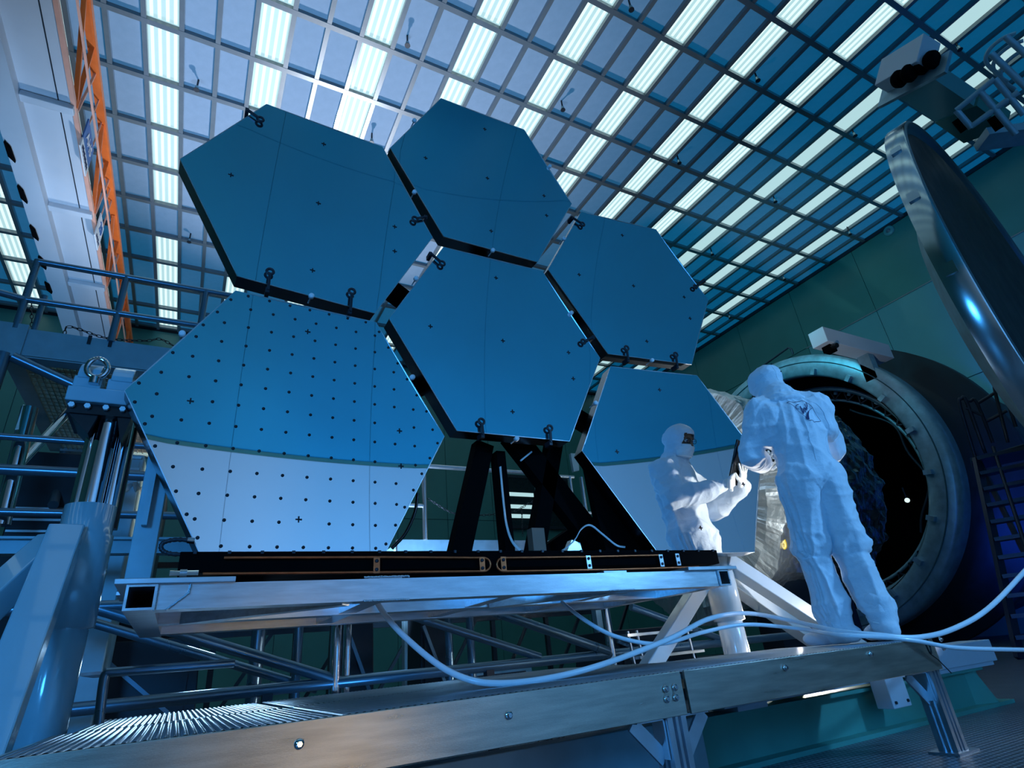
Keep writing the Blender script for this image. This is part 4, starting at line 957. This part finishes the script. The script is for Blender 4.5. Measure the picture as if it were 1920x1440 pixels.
def fold(p):
    z = p.z; w_ = V(noise.noise(p*2.3), noise.noise(p*2.3+V(7, 1, 3)), noise.noise(p*2.3+V(2, 9, 5)))*.5
    side_ = .12 if p.x > 0 else -.12
    a = math.atan2(p.y-.01, p.x-(side_ if z < .84 else 0))
    # long hanging folds
    r = 1.5*ridge(V(math.cos(a)*1.3, math.sin(a)*1.3, z*1.5)+w_+V(11, 0, 0), 3)
    # diagonal drags from crotch, waist and shoulder blades
    r += .9*ridge(V(p.x*3+z*3.4, p.y*3, z*2.0-p.x*2)+w_, 4)
    def bunch(z0, wd): return math.exp(-((z-z0)/wd)**2)
    kk = bunch(.50, .08)*1.1+bunch(.36, .08)*.4+bunch(.17, .07)*.7+bunch(.84, .07)*.4+bunch(1.0, .06)*.3
    if (abs(p.x) > .19 or p.y > .17) and z > .9: kk += .6
    r += kk*ridge(V(math.cos(a)*1.2+p.x*2, math.sin(a)*1.2, z*13)+w_*1.4, 2.5)
    r += .75*ridge(V(p.x*5+z*3.0, p.y*5, z*4.0-p.x*4)+w_*.9+V(3, 3, 3), 7)
    r += .55*ridge(V(p.x*5-z*4, p.y*5, z*3+p.x*3)+w_*.9+V(23, 3, 3), 8)
    return r-1.25
creases(suit, .0135, fold)
suit_bvh = BVHTree.FromPolygons([v.co.copy() for v in suit.vertices], [tuple(p.vertices) for p in suit.polygons])
cov = link('coverall', toworld(suit), 'suit', per)
# --- hood, open at the face
mb = MB(); mb.sphere(hp(0, -.012, .03), (.100, .118, .104), 14, HR); mb.sphere(hp(0, -.005, -.05), (.090, .100, .10), 12, HR)
limb(mb, [(hp(0, -.022, -.085), (.088, .095, .06)), (V(-.01, .03, 1.40), (.105, .105, .045)), (V(-.005, .02, 1.345), (.150, .125, .03))])
hood = remesh(mb, .0075, 4)
creases(hood, .010, lambda p: (1-abs(noise.noise(V(p.x*9+5, p.y*9, p.z*11))))**3 + .4*(1-abs(noise.noise(V(p.x*20, p.y*20+8, p.z*20))))**2-.6)
hood_bvh = BVHTree.FromPolygons([v.co.copy() for v in hood.vertices], [tuple(p.vertices) for p in hood.polygons])
bm = bmesh.new(); bm.from_mesh(hood); HI = HR.inverted()
kill = []
for f in bm.faces:
    q = HI @ (f.calc_center_median()-hd)
    if q.y > .055 and abs(q.x) < .062 and -.075 < q.z < .058: kill.append(f)
bmesh.ops.delete(bm, geom=kill, context='FACES'); bm.to_mesh(hood); bm.free()
ho = link('hood', toworld(hood), 'suit', per); sd_ = ho.modifiers.new('solid', 'SOLIDIFY'); sd_.thickness = .004; sd_.offset = -1
for x, z in ((.03, .09), (.05, .06), (.06, .02)):
    hit = V(0, 0, 0)
    c = hp(x, -.118+.3*x*x*8, z); link('snap', toworld(MB().sphere(c, .005, 5).mesh('snap')), 'dark_steel', per)
for L in ([hp(0, .09, .095), hp(0, .02, .14), hp(0, -.07, .11), hp(0, -.12, .03), hp(0, -.11, -.06)], [hp(-.1, .05, .02), hp(-.1, 0, -.01), hp(-.07, -.08, .0), hp(0, -.12, -.0), hp(.07, -.08, .0), hp(.1, 0, -.01), hp(.1, .05, .02)]):
    P = []
    for a in smooth_path(L, 8):
        loc, nr, i_, d_ = hood_bvh.find_nearest(a); P.append(loc+nr*.0004)
    link('hood_seam', toworld(MB().tube(P, .0014, 6).mesh('hood_seam')), 'suit', ho)
# face mask with pleats
vs = []; n1, n2 = 16, 10
for i in range(n1+1):
    for j in range(n2+1):
        a = math.radians(-72+144*i/n1); zz = -.020-.088*j/n2
        rr = .094+.016*math.cos(a)**6*math.exp(-((j/n2-.3)/.3)**2)+.0025*math.sin(j*4.2)
        rr -= .02*max(0, j/n2-.7)
        vs.append(hp(.075*math.sin(a)*rr/.09, .012+rr*math.cos(a)*.95, zz))
mk = MB().add(vs, [(i*(n2+1)+j, i*(n2+1)+j+1, (i+1)*(n2+1)+j+1, (i+1)*(n2+1)+j) for i in range(n1) for j in range(n2)], True)
mo = link('face_mask', toworld(mk.mesh('face_mask')), 'mask', per); sd_ = mo.modifiers.new('solid', 'SOLIDIFY'); sd_.thickness = .003
# glasses
mb = MB()
for s in (-1, 1):
    mb.tube([hp(s*.033+.024*math.cos(a), .104-.006*abs(math.cos(a)), .006+.017*math.sin(a)) for a in [2*math.pi*i/18 for i in range(19)]], .0018, 6, False)
    mb.tube([hp(s*.057, .098, .010), hp(s*.075, .02, .012)], .0018, 6)
mb.tube([hp(-.009, .105, .008), hp(.009, .105, .008)], .0018, 6)
link('glasses', toworld(mb.mesh('glasses')), 'black_gloss', per)
# seams of the suit
def stitch(pts, r=.0013):
    P = []
    for a in smooth_path(pts, 8):
        loc, nr, i, d = suit_bvh.find_nearest(a); P.append(loc+nr*.0004)
    return MB().tube(P, r, 6)
for pts in ([V(-.06, -.12, 1.37), V(-.13, -.12, 1.25), V(-.16, -.13, 1.10), V(-.155, -.13, .95)], [V(.07, -.12, 1.37), V(.14, -.12, 1.25), V(.165, -.12, 1.1), V(.16, -.13, .95)],
            [V(-.2, -.02, .9), V(-.22, .0, .65), V(-.22, .02, .4), V(-.21, .02, .15)], [V(0, -.16, .93), V(0, -.17, 1.1), V(0, -.16, 1.2)]):
    link('seam', toworld(stitch(pts).mesh('seam')), 'suit', per)
# printed emblem on the back
def ribbon(pts, w_):
    P = []; N_ = []
    for x, z in pts:
        o_ = V(x, -.6, z); loc, nr, i, d = suit_bvh.ray_cast(o_, V(0, 1, 0))
        if loc is None: loc, nr = V(x, -.14, z), V(0, -1, 0)
        P.append(loc+V(0, -.0045, 0)); N_.append(nr)
    ws = w_ if isinstance(w_, list) else [w_]*len(P); vs = []
    for i, p in enumerate(P):
        t_ = (P[min(i+1, len(P)-1)]-P[max(i-1, 0)]).normalized(); s_ = t_.cross(V(0, -1, 0)).normalized()*ws[i]; vs += [p-s_, p+s_]
    return vs, [(2*i, 2*i+1, 2*i+3, 2*i+2) for i in range(len(P)-1)]
ex = lambda u, v: (-.040+(u-160)/1100*.160, 1.305-(v-320)/880*.155+.015*((u-160)/1100))       # emblem drawing, 1551 px wide trace
ink = MB()
def dens(L, k=6):
    out = []
    for (a, b_), (c, d) in zip(L[:-1], L[1:]):
        for i in range(k): out.append((a+(c-a)*i/k, b_+(d-b_)*i/k))
    return out+[L[-1]]
def smooth2(L, k=6): return [(p.x, p.y) for p in smooth_path([V(a, b_, 0) for a, b_ in L], k)]
for L, w_, sm in (([(160, 320), (260, 300), (430, 365), (770, 360), (900, 430), (1000, 520), (1070, 650), (1120, 780), (1255, 1180), (1060, 1185), (890, 1205), (830, 1130), (680, 1130), (540, 890), (420, 680), (370, 560), (160, 320)], .0013, False),
                  ([(560, 500), (470, 495), (410, 560), (430, 630), (490, 655)], .0019, True), ([(575, 560), (580, 700), (585, 860)], .0036, True), ([(600, 830), (650, 760), (690, 660), (740, 640), (690, 780), (720, 800), (760, 650), (770, 740)], .0016, True),
                  ([(780, 760), (800, 640), (800, 500)], .0022, True), ([(800, 690), (860, 640), (930, 500), (890, 460), (840, 640), (830, 700), (890, 690)], .0016, True),
                  ([(600, 640), (650, 690), (620, 790)], .0018, True)):
    q = smooth2(L, 5) if sm else dens(L, 5); ink.add(*ribbon([ex(*p) for p in q], w_))
q = smooth2([(650, 1080), (720, 950), (800, 840), (900, 760), (1070, 680)], 6); ink.add(*ribbon([ex(*p) for p in q], [.010-.009*min(1, i/(len(q)*.75)) for i in range(len(q))]))
me = toworld(ink.mesh('emblem')); link('emblem', me, 'ink', per)
# boots
def boot(an, yaw, nm):
    R = Matrix.Rotation(yaw, 3, 'Z'); b = lambda x, y, z: V(an.x, an.y, 0)+R @ V(x, y, z); mb = MB()
    limb(mb, [(b(0, -.07, .048), (.048, .05, .046)), (b(0, .02, .052), (.052, .06, .05)), (b(0, .12, .042), (.054, .06, .04)), (b(0, .175, .036), (.048, .05, .034))], .02)
    limb(mb, [(b(0, -.02, .06), (.06, .072, .05)), (b(0, -.015, .19), (.072, .078, .05))], .02)
    me = remesh(mb, .008, 3); creases(me, .006, lambda p: (1-abs(noise.noise(V(p.x*12, p.y*12, p.z*16))))**3-.5)
    for v in me.vertices: v.co.z = max(v.co.z, .004)
    bo = link('boot_cover', toworld(me), 'suit', per)
    st = MB().tube([b(.058*math.cos(a), -.01+.076*math.sin(a), .105+.03*math.sin(a)) for a in [2*math.pi*i/24 for i in range(25)]], .006, 6, False)
    for v in range(len(st.v)): pass
    link('strap', toworld(st.mesh('strap')), 'mask', bo)
    so = MB().b2((0, 0, 0), (0, 0, 0)) if False else None
boot(AL, math.radians(28), 'l'); boot(AR, math.radians(-8), 'r')
# tablet held in both hands
TC = V(.02, .455, 1.215); tl = V(.03, .50, .86).normalized(); tx = V(1, 0, 0); tx = (tx-tl*tx.dot(tl)).normalized(); tn = tx.cross(tl)     # tn points away from the chest / down, -tn towards the face
TR = Matrix((tx, tl, tn)).transposed()
tab = thing('tablet', 'black tablet held in the gloved hands of the person', 'tablet', MW @ TC)
link('case', toworld(MB().box(TC, (.19, .30, .012), TR).mesh('case')), 'black_gloss', tab, .003)
link('screen', toworld(MB().box(TC+tn*.0065, (.17, .27, .002), TR).mesh('screen')), 'window_dark', tab)
# gloves
def glove(wr_, palm_c, fdir, pn, thumb, spread, curl, lens=(.078, .086, .08, .064), cuff_from=None):
    # fdir finger direction, pn palm normal (side towards the tablet), thumb: +1/-1 side
    f = fdir.normalized(); n = (pn-f*pn.dot(f)).normalized(); s = f.cross(n)*thumb; mb = MB()
    limb(mb, [(wr_, .034), (wr_.lerp(palm_c, .6), .034)], .01)
    for k in range(5):
        o_ = palm_c+s*(.034-.0165*k) if k < 5 else palm_c
        limb(mb, [(palm_c-f*.04+s*(.028-.014*k), .015), (palm_c+f*.036+s*(.034-.0172*k), .0125)], .008)
    for k in range(4):
        base = palm_c+f*.04+s*(.030-.020*k); ang = spread*(.5-k/3.0)
        d0 = (f+s*ang*1.3).normalized(); L = lens[k]; p = base; seg = [(p, .0105)]; c = 0
        for j, fr in enumerate((.42, .32, .26)):
            c += curl*(1 if j else .6); d = (d0*math.cos(c)+n*math.sin(c)); p = p+d*L*fr; seg.append((p, .0098-.0008*j))
        limb(mb, seg, .005)
    tb_ = palm_c-f*.015+s*.034; d = (s*.75+f*.65+n*.15).normalized(); p1 = tb_+d*.04; d2 = (s*.25+f*.85+n*.45).normalized()
    limb(mb, [(tb_-s*.012, .0145), (p1, .012), (p1+d2*.034, .0098)], .005)
    g_ = link('glove', toworld(remesh(mb, .0042, 2)), 'glove', per)
    cf = MB(); a = wr_; b_ = wr_+(cuff_from-wr_).normalized()*.075
    cf.tube([a+(a-b_).normalized()*.012, a, a.lerp(b_, .5), b_], [.036, .040, .045, .050], 18, False)
    link('cuff', toworld(cf.mesh('cuff')), 'glove', g_)
# left hand grips the lower left corner, right hand spreads behind the upper right
pl = TC-tl*.135-tx*.088
glove(WL+V(.01, .015, .0), pl-tn*.018-tl*.012, (tx*.85+tl*.45+tn*.1), tn, 1, .25, .5, cuff_from=EL)
pr = TC+tx*.045-tl*.085-tn*.030
glove(WR+V(.0, .01, .01), pr-tl*.02, (tl*.95-tx*.2), tn, -1, .8, .06, cuff_from=ER)
# ------------------------------------------------------------------ lift everything so that the floor is at z = 0
for o in COL.objects:
    if o.parent is None and o.type in ('MESH', 'EMPTY'): o.location.z += LIFT
